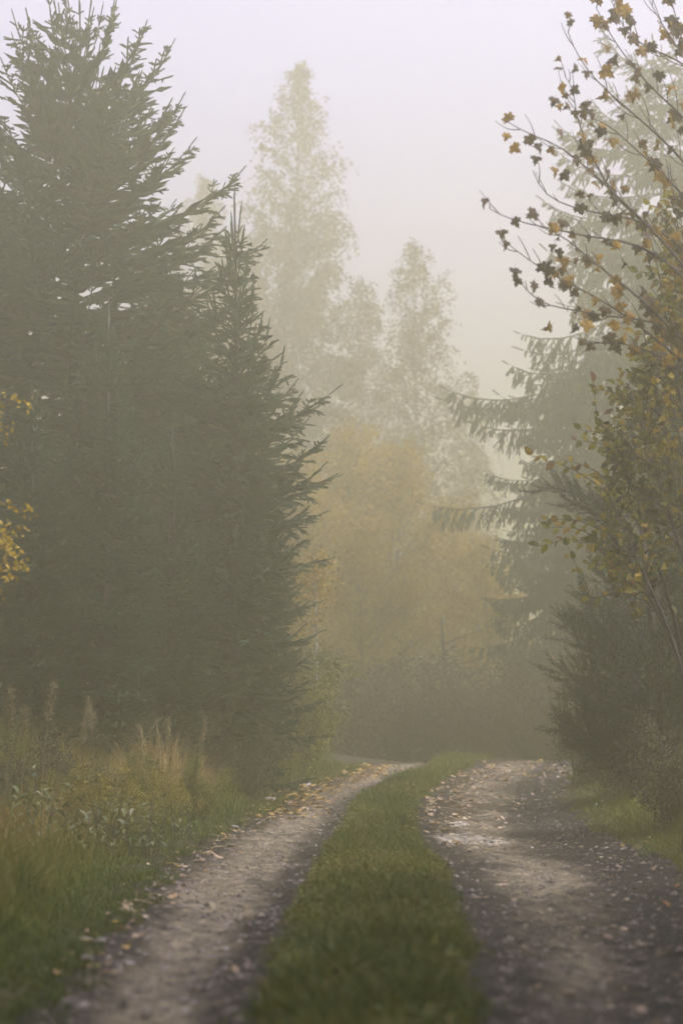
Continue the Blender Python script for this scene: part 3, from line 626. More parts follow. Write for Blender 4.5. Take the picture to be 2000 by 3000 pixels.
# ------------------------------------------------------------------ maple
def smooth_path(P, n=14):
    P = np.asarray(P, float); t = np.r_[0, np.cumsum(np.linalg.norm(np.diff(P, axis=0), axis=1))]; t /= t[-1]; u = np.linspace(0, 1, n)
    Q = np.stack([np.interp(u, t, P[:, i]) for i in range(3)], -1)
    for _ in range(2): Q[1:-1] = 0.25 * Q[:-2] + 0.5 * Q[1:-1] + 0.25 * Q[2:]
    return Q
def build_maple():
    g = np.random.default_rng(61); D0 = 18.0
    base = np.array([3.25, D0, float(hgt(3.25, D0)) - 0.05])
    t = thing('maple_tree', 'maple reaching bare brown-leaved branches over the track at upper right', 'maple', base)
    trunk = smooth_path([base, base + [-.05, .05, 1.5], base + [-.1, 0, 3.0], base + [.02, -.05, 4.6], base + [.2, .1, 6.4], base + [.3, .2, 8.2]], 20)
    a = Acc(); tube(a, trunk, np.linspace(0.11, 0.02, 20), 10); link('trunk', a.mesh('maple_trunk', M['bark_grey'], base, True), t)
    # main branches: way points read off the photo, each with its own depth
    B = [  # (depth at root, depth at tip, points tip -> root)
     (18.0, 17.2, [(1485, 357), (1542, 395), (1625, 415), (1689, 465), (1765, 536), (1867, 631), (1990, 760), (2120, 960)]),
     (18.0, 16.9, [(1434, 612), (1459, 631), (1542, 657), (1657, 676), (1720, 695), (1861, 708), (1990, 790), (2130, 1000)]),
     (18.0, 17.4, [(1517, 816), (1542, 867), (1600, 899), (1676, 906), (1790, 930), (1918, 937), (2020, 1010), (2150, 1170)]),
     (18.0, 17.0, [(1570, 660), (1650, 690), (1689, 727), (1765, 791), (1861, 861), (1960, 960), (2140, 1130)]),
     (18.2, 17.6, [(1478, 708), (1542, 759), (1600, 797), (1663, 829), (1765, 880), (1880, 960), (2140, 1180)]),
     (18.0, 18.3, [(1746, 25), (1797, 121), (1855, 198), (1912, 265), (2000, 340), (2130, 520)]),
     (18.0, 18.6, [(1784, -10), (1829, 96), (1893, 140), (1950, 160), (2010, 190), (2150, 360)]),
     (18.0, 17.8, [(1663, 96), (1689, 166), (1727, 217), (1791, 281), (1850, 330), (1912, 383), (2000, 470), (2130, 640)]),
     (18.0, 17.5, [(1560, 500), (1575, 560), (1620, 590), (1720, 620), (1800, 632), (1870, 640), (2000, 720), (2130, 900)]),
     (18.0, 18.2, [(1895, -10), (1930, 60), (1965, 110), (2020, 200), (2150, 420)]),
     (18.0, 18.5, [(1960, -20), (1975, 40), (2000, 130), (2060, 300), (2150, 520)]),
     (18.0, 17.3, [(1655, 225), (1680, 260), (1682, 310), (1700, 380), (1730, 450), (1770, 530), (1800, 570), (1870, 640)]),
     (18.2, 18.4, [(1700, 1010), (1790, 1000), (1890, 1020), (2000, 1080), (2140, 1260)]),
     (18.0, 18.8, [(1700, 330), (1790, 370), (1840, 420), (1900, 470), (1990, 560), (2120, 740)]),
    ]
    leaves = leaf_set('maple_leaf', MAPLE, M['maple_leaf'], 200, 0.35, -1.1, 0.45)
    spots = []; BR = []
    for d0, d1, pts in B:
        if len(pts) < 3: continue
        n = len(pts); dep = np.linspace(d1, d0, n)
        P = np.array([W(px, py, d) for (px, py), d in zip(pts, dep)])[::-1]
        i = np.argmin(np.linalg.norm(trunk - (P[0] + [0, 0, -0.25]), axis=1)); P = np.vstack([trunk[i], P])
        if pts[-1][0] < 2000: P = P[1:]
        Q = smooth_path(P, 22); a = Acc(); L = np.linalg.norm(np.diff(Q, axis=0), axis=1).sum()
        tube(a, Q, np.linspace(0.006 + 0.0032 * L, 0.0028, 22), 6)
        # twigs
        for k in range(6, 22):
            if g.random() < 0.75:
                T = unit(Q[min(k + 1, 21)] - Q[k - 1]); s = unit(np.cross(T, g.normal(0, 1, 3))); d = unit(T * 0.8 + s * 0.7 + [0, 0, 0.25]); l = g.uniform(0.12, 0.45) * (1.2 - k / 30)
                tw = smooth_path([Q[k], Q[k] + d * l * 0.5, Q[k] + unit(d + T * 0.5 + [0, 0, 0.3]) * l], 6); tube(a, tw, np.linspace(0.0045, 0.0022, 6), 4)
                spots += [(tw[-1], T), (tw[3], T)]
            spots.append((Q[k], unit(Q[min(k + 1, 21)] - Q[k - 1])))
        BR.append((link('branch', a.mesh('maple_branch', M['twig'], base, True), t), Q))
    def leafat(p, s):
        d = np.array([g.normal(0, 0.7), g.normal(0, 0.6), -1.0]); nr = np.array([g.normal(0, 1.0), -1.0, g.normal(0, 0.8)])
        put_leaf('leaf', leaves[g.integers(4)], min(BR, key=lambda b: np.linalg.norm(b[1] - p, axis=1).min())[0], p, d, nr, s, base)
    # leaves whose place the photo shows one by one
    seen = [(1484, 405), (1500, 440), (1548, 415), (1567, 438), (1612, 447), (1637, 395), (1663, 315), (1720, 308), (1686, 480), (1618, 503), (1650, 520), (1743, 550), (1800, 548), (1835, 563), (1503, 655), (1570, 635), (1630, 675), (1632, 705),
            (1640, 750), (1612, 795), (1660, 775), (1645, 800), (1620, 810), (1670, 820), (1602, 833), (1564, 842), (1635, 805), (1676, 865), (1575, 890), (1615, 965), (1685, 965), (1720, 955), (1490, 352), (1642, 210), (1690, 205), (1640, 260), (1625, 300), (1710, 400), (1720, 430),
            (1700, 405), (1760, 760), (1785, 715), (1810, 725), (1740, 890), (1775, 915), (1800, 960), (1840, 945), (1870, 955), (1850, 930), (1825, 775), (1775, 420), (1790, 180), (1772, 140), (1870, 155), (1860, 230), (1840, 290), (1730, 580), (1700, 580), (1650, 660), (1625, 730), (1655, 840), (1690, 770), (1600, 780), (1585, 790), (1645, 830), (1630, 770)]
    for px, py in seen:
        leafat(W(px, py - 14, 17.3 + g.normal(0, 0.18)), g.uniform(0.065, 0.105))
    idx = g.choice(len(spots), 230, replace=False)
    for i in idx:
        p = spots[i][0]
        if p[0] > 1.7 and g.random() < 0.95 or g.random() < 0.25: leafat(p, g.uniform(0.05, 0.10) + (0.025 if p[0] > 1.95 else 0))
build_maple()

# ------------------------------------------------------------------ hazel
def build_hazel():
    g = np.random.default_rng(71); D0 = 19.8; x0 = (2010 - 1000) / FPX * D0; base = np.array([x0, D0, float(hgt(x0, D0)) - 0.05])
    t = thing('hazel_bush', 'dense hazel with yellow green leaves at the right edge', 'hazel', base)
    bnd = np.array([(380, 2010), (520, 1960), (620, 1900), (700, 1905), (850, 1890), (930, 1905), (1000, 1870), (1080, 1840), (1140, 1790), (1200, 1760), (1300, 1740), (1400, 1760), (1500, 1740), (1600, 1720), (1680, 1760), (1760, 1800), (1850, 1850)])
    stems = []
    for q, (tx, ty) in enumerate([(1960, 480), (1990, 620), (2040, 380), (1920, 760), (1880, 950), (1840, 1130), (1800, 1300), (1780, 1450), (1790, 1560), (1850, 1650), (2060, 900), (2100, 700), (1950, 1100)]):
        tip = W(tx, ty, D0 + g.normal(0, 0.45)); r0 = base + [g.normal(0, 0.12), g.normal(0, 0.12), 0]; mid = (r0 + tip) / 2 + [0.22, g.normal(0, 0.1), 0.25]
        Q = smooth_path([r0, r0 + (mid - r0) * 0.5 + [0.1, 0, 0.1], mid, tip], 18); a = Acc(); tube(a, Q, np.linspace(0.028, 0.005, 18), 6); stems.append(Q)
        link('stem', a.mesh('hazel_stem', M['bark_grey'], base, True), t)
    SP = np.concatenate(stems)
    leaves = leaf_set('hazel_leaf', OVATE, M['hazel_leaf_one'], 300, 0.15)
    # sprays standing out of the mass, leaf by leaf
    sprays = [(1560, 1335, 1780, 1440), (1640, 1345, 1800, 1420), (1600, 1520, 1780, 1560), (1610, 1545, 1760, 1580), (1580, 1600, 1740, 1590), (1690, 1290, 1830, 1340), (1700, 1260, 1830, 1310), (1740, 1140, 1860, 1190), (1735, 1120, 1750, 1250), (1800, 1125, 1900, 1180), (1820, 1090, 1930, 1120), (1760, 1440, 1860, 1470),
              (1730, 1400, 1840, 1420), (1690, 1590, 1800, 1620), (1660, 1600, 1720, 1760), (1780, 1340, 1880, 1360), (1860, 980, 1950, 1010), (1850, 1040, 1960, 1060), (1880, 880, 1970, 900), (1870, 660, 1970, 720), (1900, 600, 1980, 660), (1930, 520, 1990, 600), (1870, 800, 1960, 830), (1800, 1500, 1900, 1530), (1720, 1650, 1830, 1700), (1890, 750, 1985, 790), (1850, 1700, 1950, 1650), (1830, 1230, 1930, 1260), (1905, 1160, 1985, 1180), (1900, 1330, 1985, 1350)]
    nleaf = 0
    for sx, sy, rx, ry in sprays:
        d = D0 + g.normal(-0.25, 0.3); p0 = W(rx, ry, d + 0.15); p1 = W(sx, sy, d); i = np.argmin(np.linalg.norm(SP - (p0 + [0.1, 0, -0.1]), axis=1))
        Q = smooth_path([SP[i], p0, (p0 + p1) / 2 + [0, 0, 0.05], p1], 16); a = Acc(); tube(a, Q, np.linspace(0.007, 0.002, 16), 4); tw_o = link('twig', a.mesh('hazel_twig', M['twig'], base, True), t)
        for k in range(5, 16):
            if nleaf >= 295: break
            T = unit(Q[k] - Q[k - 1]); s = np.array([0, g.normal(0, 0.6), (1 if k % 2 else -1) * 0.7 - 0.25]); dd = T * 0.8 + s
            put_leaf('leaf', leaves[g.integers(4)], tw_o, Q[k] + g.normal(0, 0.008, 3), dd, [g.normal(0, .6), -1, g.normal(0.3, .6)], g.uniform(0.055, 0.105), base); nleaf += 1
    # the mass behind them
    n = 8500; py = 420 + (1830 - 420) * g.random(n) ** 0.8; b = np.interp(py, bnd[:, 0], bnd[:, 1]); px = b + 25 + (2230 - b) * g.random(n) ** 0.9
    P = W(px, py, D0 + g.normal(0.15, 0.5, n)); kp = fbm(P[:, 0] * 4 + 3, P[:, 2] * 4 + P[:, 1] * 2) > np.interp(py, [420, 1000, 1150, 1400, 1600, 1830], [0.47, 0.43, 0.36, 0.36, 0.44, 0.52]); P = P[kp]; n = len(P)
    fo = Acc(); cards(fo, P, np.stack([g.normal(-0.2, .7, n), g.normal(0, .7, n), g.normal(-0.5, .5, n)], -1), g.normal(0, 1, (n, 3)) + [0, -0.6, 0.6], g.uniform(0.06, 0.11, n), g.uniform(0.022, 0.038, n), np.clip(fbm(P[:, 0] * 3, P[:, 2] * 3) * 0.9 + g.normal(0.05, 0.2, n), 0, 1))
    tw = Acc()
    for p in P[::6]:
        i = np.argmin(np.linalg.norm(SP - (p + [0.15, 0, -0.2]), axis=1)); q = SP[i]
        if np.linalg.norm(q - p) < 0.9: tube(tw, np.array([q, (q + p) / 2 + [0, 0, 0.05], p]), [0.005, 0.0035, 0.002], 3)
    link('crown', fo.mesh('hazel_crown', M['hazel_leaf'], base), t, kind='stuff'); link('twigs', tw.mesh('hazel_twigs', M['twig'], base), t, kind='stuff')
build_hazel()

# ------------------------------------------------------------------ young pine on the verge
def needle_tufts(acc, P, D, g, nl=0.055, per=34, L=0.16):
    n = len(P); D = unit(D); U, V = frames(D, g)
    for j in range(per):
        th = g.random(n)[:, None] * 6.283; s = U * np.cos(th) + V * np.sin(th); c = P + D * (L * (j + 0.5) / per); d = unit(s * 0.75 + D * g.uniform(0.5, 1.0, n)[:, None]); q = np.cross(d, g.normal(0, 1, (n, 3))); q = unit(q)
        VV = np.stack([c + q * 0.0026, c - q * 0.0026, c + d * nl * g.uniform(0.8, 1.2, n)[:, None]], 1).reshape(-1, 3)
        acc.add(VV, np.arange(3 * n).reshape(-1, 3), np.repeat(g.random(n), 3))
def build_pine():
    g = np.random.default_rng(81); D0 = 23.5; x0 = (1945 - 1000) / FPX * D0; base = np.array([x0, D0, float(hgt(x0, D0)) - 0.05])
    t = thing('young_pine', 'young dark pine with bushy needles low on the right verge', 'pine', base)
    top = W(1850, 1330, D0); trunk = smooth_path([base, W(1930, 2000, D0), W(1905, 1800, D0), W(1885, 1600, D0), top], 20); a = Acc(); tube(a, trunk, np.linspace(0.055, 0.014, 20), 8)
    link('trunk', a.mesh('pine_trunk', M['bark'], base, True), t); fol = Acc(); TP, TD = [], []
    tips = [(1620, 1430), (1690, 1830), (1665, 1855), (1655, 1972), (1720, 1965), (1650, 2120), (1665, 2140), (1700, 2040), (1760, 1900), (1740, 1820), (1700, 1900), (1770, 2080), (1830, 2120), (1800, 1980), (1820, 1850), (1880, 1930), (1980, 1850), (2040, 1950), (2000, 2060), (1940, 2110), (1760, 1690), (1800, 1760), (1960, 1700), (2060, 1780), (1720, 2110), (1790, 1610), (1690, 1480), (1780, 1480), (1900, 2040), (1850, 2010), (2100, 2080), (2120, 1880), (1690, 2170), (1740, 2190), (1800, 2200), (1870, 2180), (1950, 2190), (1700, 1995), (1745, 2030), (1840, 1950), (1910, 1880), (1780, 1850), (1715, 1760), (1850, 1790), (1960, 2000), (2030, 2130)]
    for tx, ty in tips:
        p1 = W(tx, ty, D0 + g.normal(-0.1, 0.45)); h = p1[2] - g.uniform(0.1, 0.35); i = np.argmin(np.abs(trunk[:, 2] - max(h, 0.35))); Q = smooth_path([trunk[i], (trunk[i] + p1) / 2 - [0, 0, 0.1], p1], 12)
        a = Acc(); tube(a, Q, np.linspace(0.013, 0.005, 12), 5)
        for k in range(3, 12):
            T = unit(Q[k] - Q[k - 1]); TP.append(Q[k]); TD.append(T + [0, 0, 0.15])
            for m in range(3):
                d = unit(T * 0.8 + unit(np.cross(T, g.normal(0, 1, 3))) * 0.8 + [0, 0, 0.3]); l = g.uniform(0.1, 0.26); tube(a, np.array([Q[k], Q[k] + d * l * 0.5, Q[k] + d * l]), 0.0035, 3); TP += [Q[k] + d * l * 0.25, Q[k] + d * l * 0.8]; TD += [d, d + [0, 0, 0.3]]
        link('branch', a.mesh('pine_branch', M['bark_grey'], base, True), t)
    needle_tufts(fol, np.array(TP), np.array(TD), g); link('crown', fol.mesh('pine_needles', M['needle_dark'], base), t)
build_pine()

def build_right_fill():
    place('spruce_tree', 'shadowed spruce behind the hazel at the right edge', 'spruce', parts_of(SLIM), 2090, 27.0, 2.2, 1.05, 'spruces beside the track')
    place('spruce_tree', 'second shadowed spruce behind the young pine', 'spruce', parts_of(SLIM), 1985, 31.0, 5.2, 0.8, 'spruces beside the track')
    # bent seedling at the road edge
    g = np.random.default_rng(91); b = pix_ground(1672, 2300); Y = b[1]; t = thing('bent_sapling', 'bent dark sapling with a tuft of withered leaves at the rut edge', 'sapling', b)
    pts = [W(px, py, Y) for px, py in ((1672, 2302), (1682, 2262), (1678, 2232), (1662, 2210), (1668, 2180), (1680, 2130), (1682, 2105))]; pts[0] = b - [0, 0, 0.03]
    Q = smooth_path(pts, 16); a = Acc(); tube(a, Q, np.linspace(0.014, 0.005, 16), 5)
    for k in range(6, 16):
        for m in range(3):
            d = unit(g.normal(0, 1, 3) + [0, 0, 0.3]); tube(a, np.array([Q[k], Q[k] + d * 0.08, Q[k] + d * 0.17]), 0.003, 3)
    link('stem', a.mesh('bent_stem', M['twig'], b, True), t); n = 420; k = np.array([8, 9, 10, 12, 13, 14, 15])[g.integers(0, 7, n)]; f = Acc()
    cards(f, Q[k] + g.normal(0, 0.055, (n, 3)), g.normal(0, 1, (n, 3)), g.normal(0, 1, (n, 3)), 0.06, 0.017, g.random(n) * 0.6); link('foliage', f.mesh('withered_tuft', M['bush_leaf'], b), t)
build_right_fill()

# ------------------------------------------------------------------ yellow tree reaching in at the left edge
def build_yellow():
    g = np.random.default_rng(101); D0 = 17.0; x0 = (-330 - 1000) / FPX * D0; base = np.array([x0, D0, float(hgt(x0, D0)) - 0.05])
    t = thing('yellow_leaved_tree', 'bright yellow leaved sprays reaching in at the left edge', 'tree', base)
    trunk = smooth_path([base, base + [0.05, 0, 1.2], base + [0, 0.1, 2.6], base + [0.1, 0, 4.4]], 14); a = Acc(); tube(a, trunk, np.linspace(0.05, 0.012, 14), 7); link('trunk', a.mesh('yellow_tree_trunk', M['bark_grey'], base, True), t)
    nl = 0; more = []
    leaves = leaf_set('small_yellow_leaf', OVATE, M['yellow_leaf'], 400, 0.15)
    for (tx, ty, n, sp) in [(85, 1178, 22, 20), (30, 1240, 16, 16), (-5, 1270, 10, 14), (85, 1490, 14, 9), (40, 1550, 20, 22), (25, 1590, 40, 26), (10, 1610, 36, 24), (55, 1650, 26, 18), (20, 1680, 34, 22), (10, 1735, 9, 10), (-10, 1420, 8, 12), (60, 1640, 14, 12), (10, 1570, 30, 20)]:
        p1 = W(tx, ty, D0 + g.normal(0, 0.2)); i = np.argmin(np.abs(trunk[:, 2] - (p1[2] - 0.2))); Q = smooth_path([trunk[i], trunk[i] + (p1 - trunk[i]) * 0.5 + [0, 0, 0.12], p1], 18)
        a = Acc(); tube(a, Q, np.linspace(0.012, 0.002, 18), 4); br = link('branch', a.mesh('yellow_branch', M['twig'], base, True), t)
        for k in range(int(n * 1.9)):
            q = Q[17 - int(g.random() ** 1.6 * 9)] + g.normal(0, sp / FPX * D0, 3) * [1, 1, 0.8]
            if k < n and nl < 290:
                nl += 1; put_leaf('leaf', leaves[g.integers(4)], br, q, [g.normal(0.3, .6), g.normal(0, .6), g.normal(-0.3, .6)], [g.normal(0, .6), -1, 0.5], g.uniform(0.028, 0.05), base)
            else: more.append(q)
    n = len(more); f = Acc(); cards(f, np.array(more), g.normal(0, 1, (n, 3)) + [0.3, 0, -0.4], g.normal(0, 1, (n, 3)) + [0, -1, 0.3], g.uniform(0.028, 0.05, n), g.uniform(0.008, 0.013, n), g.random(n)); link('crown', f.mesh('yellow_crown', M['yellow_mass'], base), t, kind='stuff')
build_yellow()

# ------------------------------------------------------------------ plants on the banks
def copy_tree(o, loc, rz, sc, label):
    c = o.copy(); COL.objects.link(c); c.location = loc; c.rotation_euler = (0, 0, rz); c.scale = (sc, sc, sc); c['label'] = label
    for ch in o.children:
        d = ch.copy(); COL.objects.link(d); d.parent = c
        for gc in ch.children:
            e = gc.copy(); COL.objects.link(e); e.parent = d
    return c
def build_herbs():
    g = np.random.default_rng(111)
    lv = leaf_set('herb_leaf', [(0, 0), (.1, .15), (.17, .4), (.13, .7), (0, 1)], M['herb_leaf'], 500, 0.1, -0.9, 0.3)
    def herb():
        o = thing('leafy_herb', 'x', 'herb', (0, 0, 0), group='pale leafy herbs on the left bank')
        for s in range(4):
            a = Acc()
            az = g.random() * 6.283; r = 0.16 * g.random(); h = g.uniform(0.4, 0.68); k = np.linspace(0, 1, 8); P = np.stack([r * np.cos(az) + 0.1 * np.cos(az) * k ** 2, r * np.sin(az) + 0.1 * np.sin(az) * k ** 2, h * k - 0.03], -1); tube(a, P, np.linspace(0.005, 0.002, 8), 4); st = link('stem', a.mesh('herb_stem', M['twig'], smooth=True), o)
            for q in range(7):
                t = 0.25 + 0.75 * q / 6; p = [np.interp(t, k, P[:, i]) for i in range(3)]; az2 = 2.4 * q + s; put_leaf('leaf', lv[g.integers(4)], st, p, [np.cos(az2), np.sin(az2), g.uniform(-0.5, 0.5)], [0, 0, 1], g.uniform(0.09, 0.17))
        return o
    def rod():
        o = thing('goldenrod', 'x', 'goldenrod', (0, 0, 0), group='goldenrod clumps on the left bank')
        for s in range(5):
            a = Acc()
            az = g.random() * 6.283; r = 0.14 * g.random(); h = g.uniform(0.5, 0.75); k = np.linspace(0, 1, 8); P = np.stack([r * np.cos(az) + 0.14 * np.cos(az) * k ** 2, r * np.sin(az) + 0.14 * np.sin(az) * k ** 2, h * k - 0.03], -1); tube(a, P, np.linspace(0.005, 0.002, 8), 4); st = link('stem', a.mesh('goldenrod_stem', M['twig'], smooth=True), o)
            f = Acc(); n = 150; t = g.uniform(0.72, 1.05, n); c = np.stack([np.interp(t, k, P[:, i]) for i in range(3)], -1) + g.normal(0, 0.035, (n, 3)) * (1.3 - t)[:, None] * 2.2
            cards(f, c, g.normal(0, 1, (n, 3)), g.normal(0, 1, (n, 3)), 0.03, 0.008, g.random(n)); link('plume', f.mesh('goldenrod_plume', M['goldenrod']), st, kind='stuff')
            for q in range(6):
                tt = 0.2 + 0.5 * q / 5; p = [np.interp(tt, k, P[:, i]) for i in range(3)]; az2 = 2.4 * q + s; put_leaf('leaf', lv[g.integers(4)], st, p, [np.cos(az2), np.sin(az2), -0.2], [0, 0, 1], g.uniform(0.06, 0.11))
        return o
    def stalk():
        o = thing('dry_stalk', 'x', 'dry stalk', (0, 0, 0), group='dry seed stalks on the left bank'); a = Acc(); k = np.linspace(0, 1, 9); P = np.stack([0.08 * k ** 2, 0.03 * np.sin(3 * k), 1.0 * k - 0.03], -1); tube(a, P, np.linspace(0.006, 0.003, 9), 5); link('stem', a.mesh('dry_stem', M['dry'], smooth=True), o)
        f = Acc(); n = 170; t = g.uniform(0.78, 1.02, n); c = np.stack([np.interp(t, k, P[:, i]) for i in range(3)], -1) + g.normal(0, 0.013, (n, 3)); cards(f, c, g.normal(0, 0.6, (n, 3)) + [0, 0, 1], g.normal(0, 1, (n, 3)), 0.03, 0.005, g.random(n)); link('seed_head', f.mesh('seed_head', M['dry']), o, kind='stuff'); return o
    def spread(proto, rows):
        for i, (px, Y, sc, lab) in enumerate(rows):
            x = (px - 1000) / FPX * Y; loc = (x, Y, float(hgt(x, Y)) - 0.01); rz = g.random() * 6.28
            if i == 0: proto.location = loc; proto.rotation_euler = (0, 0, rz); proto.scale = (sc, sc, sc); proto['label'] = lab
            else: copy_tree(proto, loc, rz, sc, lab)
    spread(herb(), [(15, 18.0, 1.05, 'pale grey green herb at the very left edge of the bank'), (75, 18.6, 1.1, 'pale leafy herb second from the left edge'), (120, 17.6, .9, 'pale leafy herb with drooping leaves below the second one'), (170, 19.2, .95, 'pale herb left of the goldenrod clumps'), (225, 18.2, .8, 'small pale herb at the foot of the goldenrod'), (330, 18.8, .75, 'shiny leaved herb in front of the brightest goldenrod'), (390, 19.4, .8, 'shiny leaved herb between the goldenrod clumps'), (435, 19.8, .78, 'shiny leaved herb at the right end of the goldenrod'), (465, 18.4, .42, 'tiny pale herb alone in the short grass near the rut'), (40, 15.8, .6, 'low herb in straw grass near the left edge'), (1880, 19.0, .4, 'low herb on the right verge below the hazel'), (1760, 25.0, .45, 'small herb on the right verge near the pine')])
    spread(rod(), [(300, 19.6, 1.0, 'brightest yellow goldenrod clump in the middle of the bank'), (345, 20.2, .95, 'goldenrod clump just right of the brightest one'), (200, 20.2, .85, 'dull goldenrod clump left of the brightest one'), (440, 20.8, .9, 'goldenrod clump nearer the rut with arching plumes'), (520, 22.0, .9, 'sparse goldenrod clump closest to the slim spruce'), (565, 22.8, .72, 'last small goldenrod clump toward the rut')])
    spread(stalk(), [(10, 18.2, 1.25, 'tall pale seed stalk at the left edge'), (122, 19.8, 1.3, 'tallest dry seed stalk against the dark spruces'), (228, 20.4, 1.12, 'dry stalk with a feathery head above the goldenrod'), (60, 20.5, 1.05, 'dry stalk between the two tallest stalks'), (270, 22.5, 1.2, 'thin dry stalk leaning right above the goldenrod'), (430, 24.5, 1.0, 'faint dry stalk behind the goldenrod'), (505, 25.5, 1.05, 'faint dry stalk in the brown grass'), (600, 27.0, 1.0, 'faint dry stalk nearest the slim spruce'), (160, 17.0, .7, 'short dry stalk among the pale herbs')])
build_herbs()

# ------------------------------------------------------------------ fallen leaves and stones
def build_litter():
    g = np.random.default_rng(121)
    mp = leaf_set('fallen_maple_leaf', MAPLE, M['fallen_pale'], 600, 0.2, -0.4, 0.2); my = leaf_set('fallen_yellow_leaf', MAPLE, M['fallen_yellow'], 610, 0.2, -0.4, 0.2); mo = leaf_set('fallen_orange_leaf', OVATE, M['fallen_orange'], 620, 0.2, -0.6, 0.3)
    def lay(me, x, y, size, label, group, tilt=0.14):
        a = g.random() * 6.283; o = np.array([(0, 0), (.5, 0), (-.5, 0), (0, .5), (0, -.5)]) * size
        p = np.array([x, y, float(hgt(x + o[:, 0], y + o[:, 1]).max()) + 0.008 + 0.03 * size])
        put_leaf('fallen_leaf', me, None, p, [math.cos(a), math.sin(a), g.normal(0, tilt)], [g.normal(0, tilt), g.normal(0, tilt), 1], size, label=label, category='fallen leaf', group=group)
    def drop(me, px, py, size, label, group, tilt=0.14):
        p = pix_ground(px, py); lay(me, p[0], p[1], size, label, group, tilt)
    def E(n, y): return float(edge(n, y))
    for k in range(90):
        y = g.uniform(26, 34); lay(mp[g.integers(4)], E('sr', y) + abs(g.normal(0, 0.38)), y, g.uniform(0.07, 0.12), 'pale fallen leaf in the litter right of the grass strip', 'pale leaves along the right of the grass strip')
    for k in range(60):
        y = g.uniform(33, 40); lay(mp[g.integers(4)] if g.random() < 0.8 else my[g.integers(4)], E('sr', y) + (E('xr', y) - E('sr', y)) * g.random(), y, g.uniform(0.07, 0.12), 'pale fallen leaf on the crest of the right rut', 'pale leaves on the crest of the right rut')
    for k in range(85):
        y = g.uniform(27.5, 37.5); lay(my[g.integers(4)] if g.random() < 0.7 else mp[g.integers(4)], E('xl', y) + g.normal(0.12, 0.2), y, g.uniform(0.065, 0.11), 'yellow fallen leaf in the litter beside the far left rut', 'yellow leaves along the left rut')
    for k in range(36):
        y = g.uniform(12, 27); lay(mp[g.integers(4)], E('xl', y) + g.normal(0.08, 0.09), y, g.uniform(0.05, 0.09), 'brown fallen leaf at the grassy left edge of the left rut', 'leaves at the left rut grass edge')
    for k in range(34):
        y = g.uniform(8.3, 20); lay(mp[g.integers(4)], E('sr', y) + 1.4 * g.random(), y, g.uniform(0.03, 0.065), 'pale leaf lying flat on the near right rut', 'pale leaves scattered over the near right rut', 0.15)
    for me, px, py, s, lab in [(my[0], 1898, 2472, .09, 'yellow leaf curled at the foot of the right verge'), (mp[1], 1862, 2490, .08, 'whitish leaf beside the curled yellow leaf on the right verge'), (my[2], 1826, 2480, .05, 'small yellow leaf left of the whitish leaf under the verge'), (mo[0], 1805, 2572, .08, 'orange leaf standing on dark soil in the right rut'), (mp[2], 1914, 2553, .06, 'cream leaf on dark soil under the right verge'), (mo[1], 1985, 2595, .06, 'orange leaf at the right edge of the track'), (mo[2], 1962, 2662, .06, 'dull orange leaf on dark soil near the right edge'),
                               (my[3], 1407, 2770, .05, 'bright yellow leaf at the right border of the grass strip'), (mo[3], 1075, 2485, .09, 'reddish leaf lying far up the grass strip'), (mo[0], 1005, 2648, .045, 'red brown leaf on the middle of the grass strip'), (mp[0], 970, 2698, .05, 'greyish leaf on the grass strip near the left rut'), (mp[3], 365, 2680, .08, 'long straw coloured leaf at the left grass edge'), (mp[1], 705, 2702, .04, 'cream leaf lying on the left rut'), (mp[2], 685, 2855, .045, 'cream leaf on the near left rut'), (mp[3], 1570, 2894, .06, 'white leaf in the middle of the near right rut'), (mp[0], 1786, 2754, .055, 'white leaf right of centre on the near right rut'), (mo[1], 600, 2553, .05, 'orange leaf on the left rut edge'), (my[1], 660, 2448, .06, 'yellow leaf on the left rut beside the grass bank'),
                               (mp[2], 1160, 2945, .06, 'withered leaf low in the grass strip at the bottom')]:
        drop(me, px, py, s, lab, None, 0.5)
    # the countless smaller leaves between them
    f = Acc()
    def strew(n, y0, y1, fx, size, tone):
        y = g.uniform(y0, y1, n); x = fx(y); a = g.random(n) * 6.283; z = hgt(x, y) + g.uniform(0.012, 0.03, n)
        cards(f, np.stack([x, y, z], -1), np.stack([np.cos(a), np.sin(a), g.normal(0, .15, n)], -1), np.stack([g.normal(0, .2, n), g.normal(0, .2, n), 1 + 0 * a], -1), g.uniform(*size, n), g.uniform(*size, n) * 0.38, np.clip(tone + g.normal(0, 0.2, n), 0, 1))
    strew(330, 21, 36, lambda y: edge('sr', y) + np.abs(g.normal(-0.05, 0.42, len(y))), (0.03, 0.10), 0.66)
    strew(230, 28, 41, lambda y: edge('sr', y) + (edge('xr', y) - edge('sr', y)) * g.random(len(y)), (0.03, 0.10), 0.6)
    strew(600, 26, 39, lambda y: edge('xl', y) + g.normal(0.15, 0.25, len(y)), (0.05, 0.10), 0.35)
    strew(190, 10, 27, lambda y: edge('xl', y) + g.normal(0.06, 0.1, len(y)), (0.03, 0.07), 0.6)
    strew(160, 7, 30, lambda y: edge('sl', y) + (edge('sr', y) - edge('sl', y)) * g.random(len(y)), (0.03, 0.06), 0.55)
    strew(220, 8, 26, lambda y: edge('sr', y) + 0.2 + 1.5 * g.random(len(y)), (0.02, 0.05), 0.7)
    link('leaf_litter', f.mesh('leaf_litter', M['litter']), kind='stuff', label='small pale and yellow fallen leaves strewn along both ruts')
    # stones
    st = []
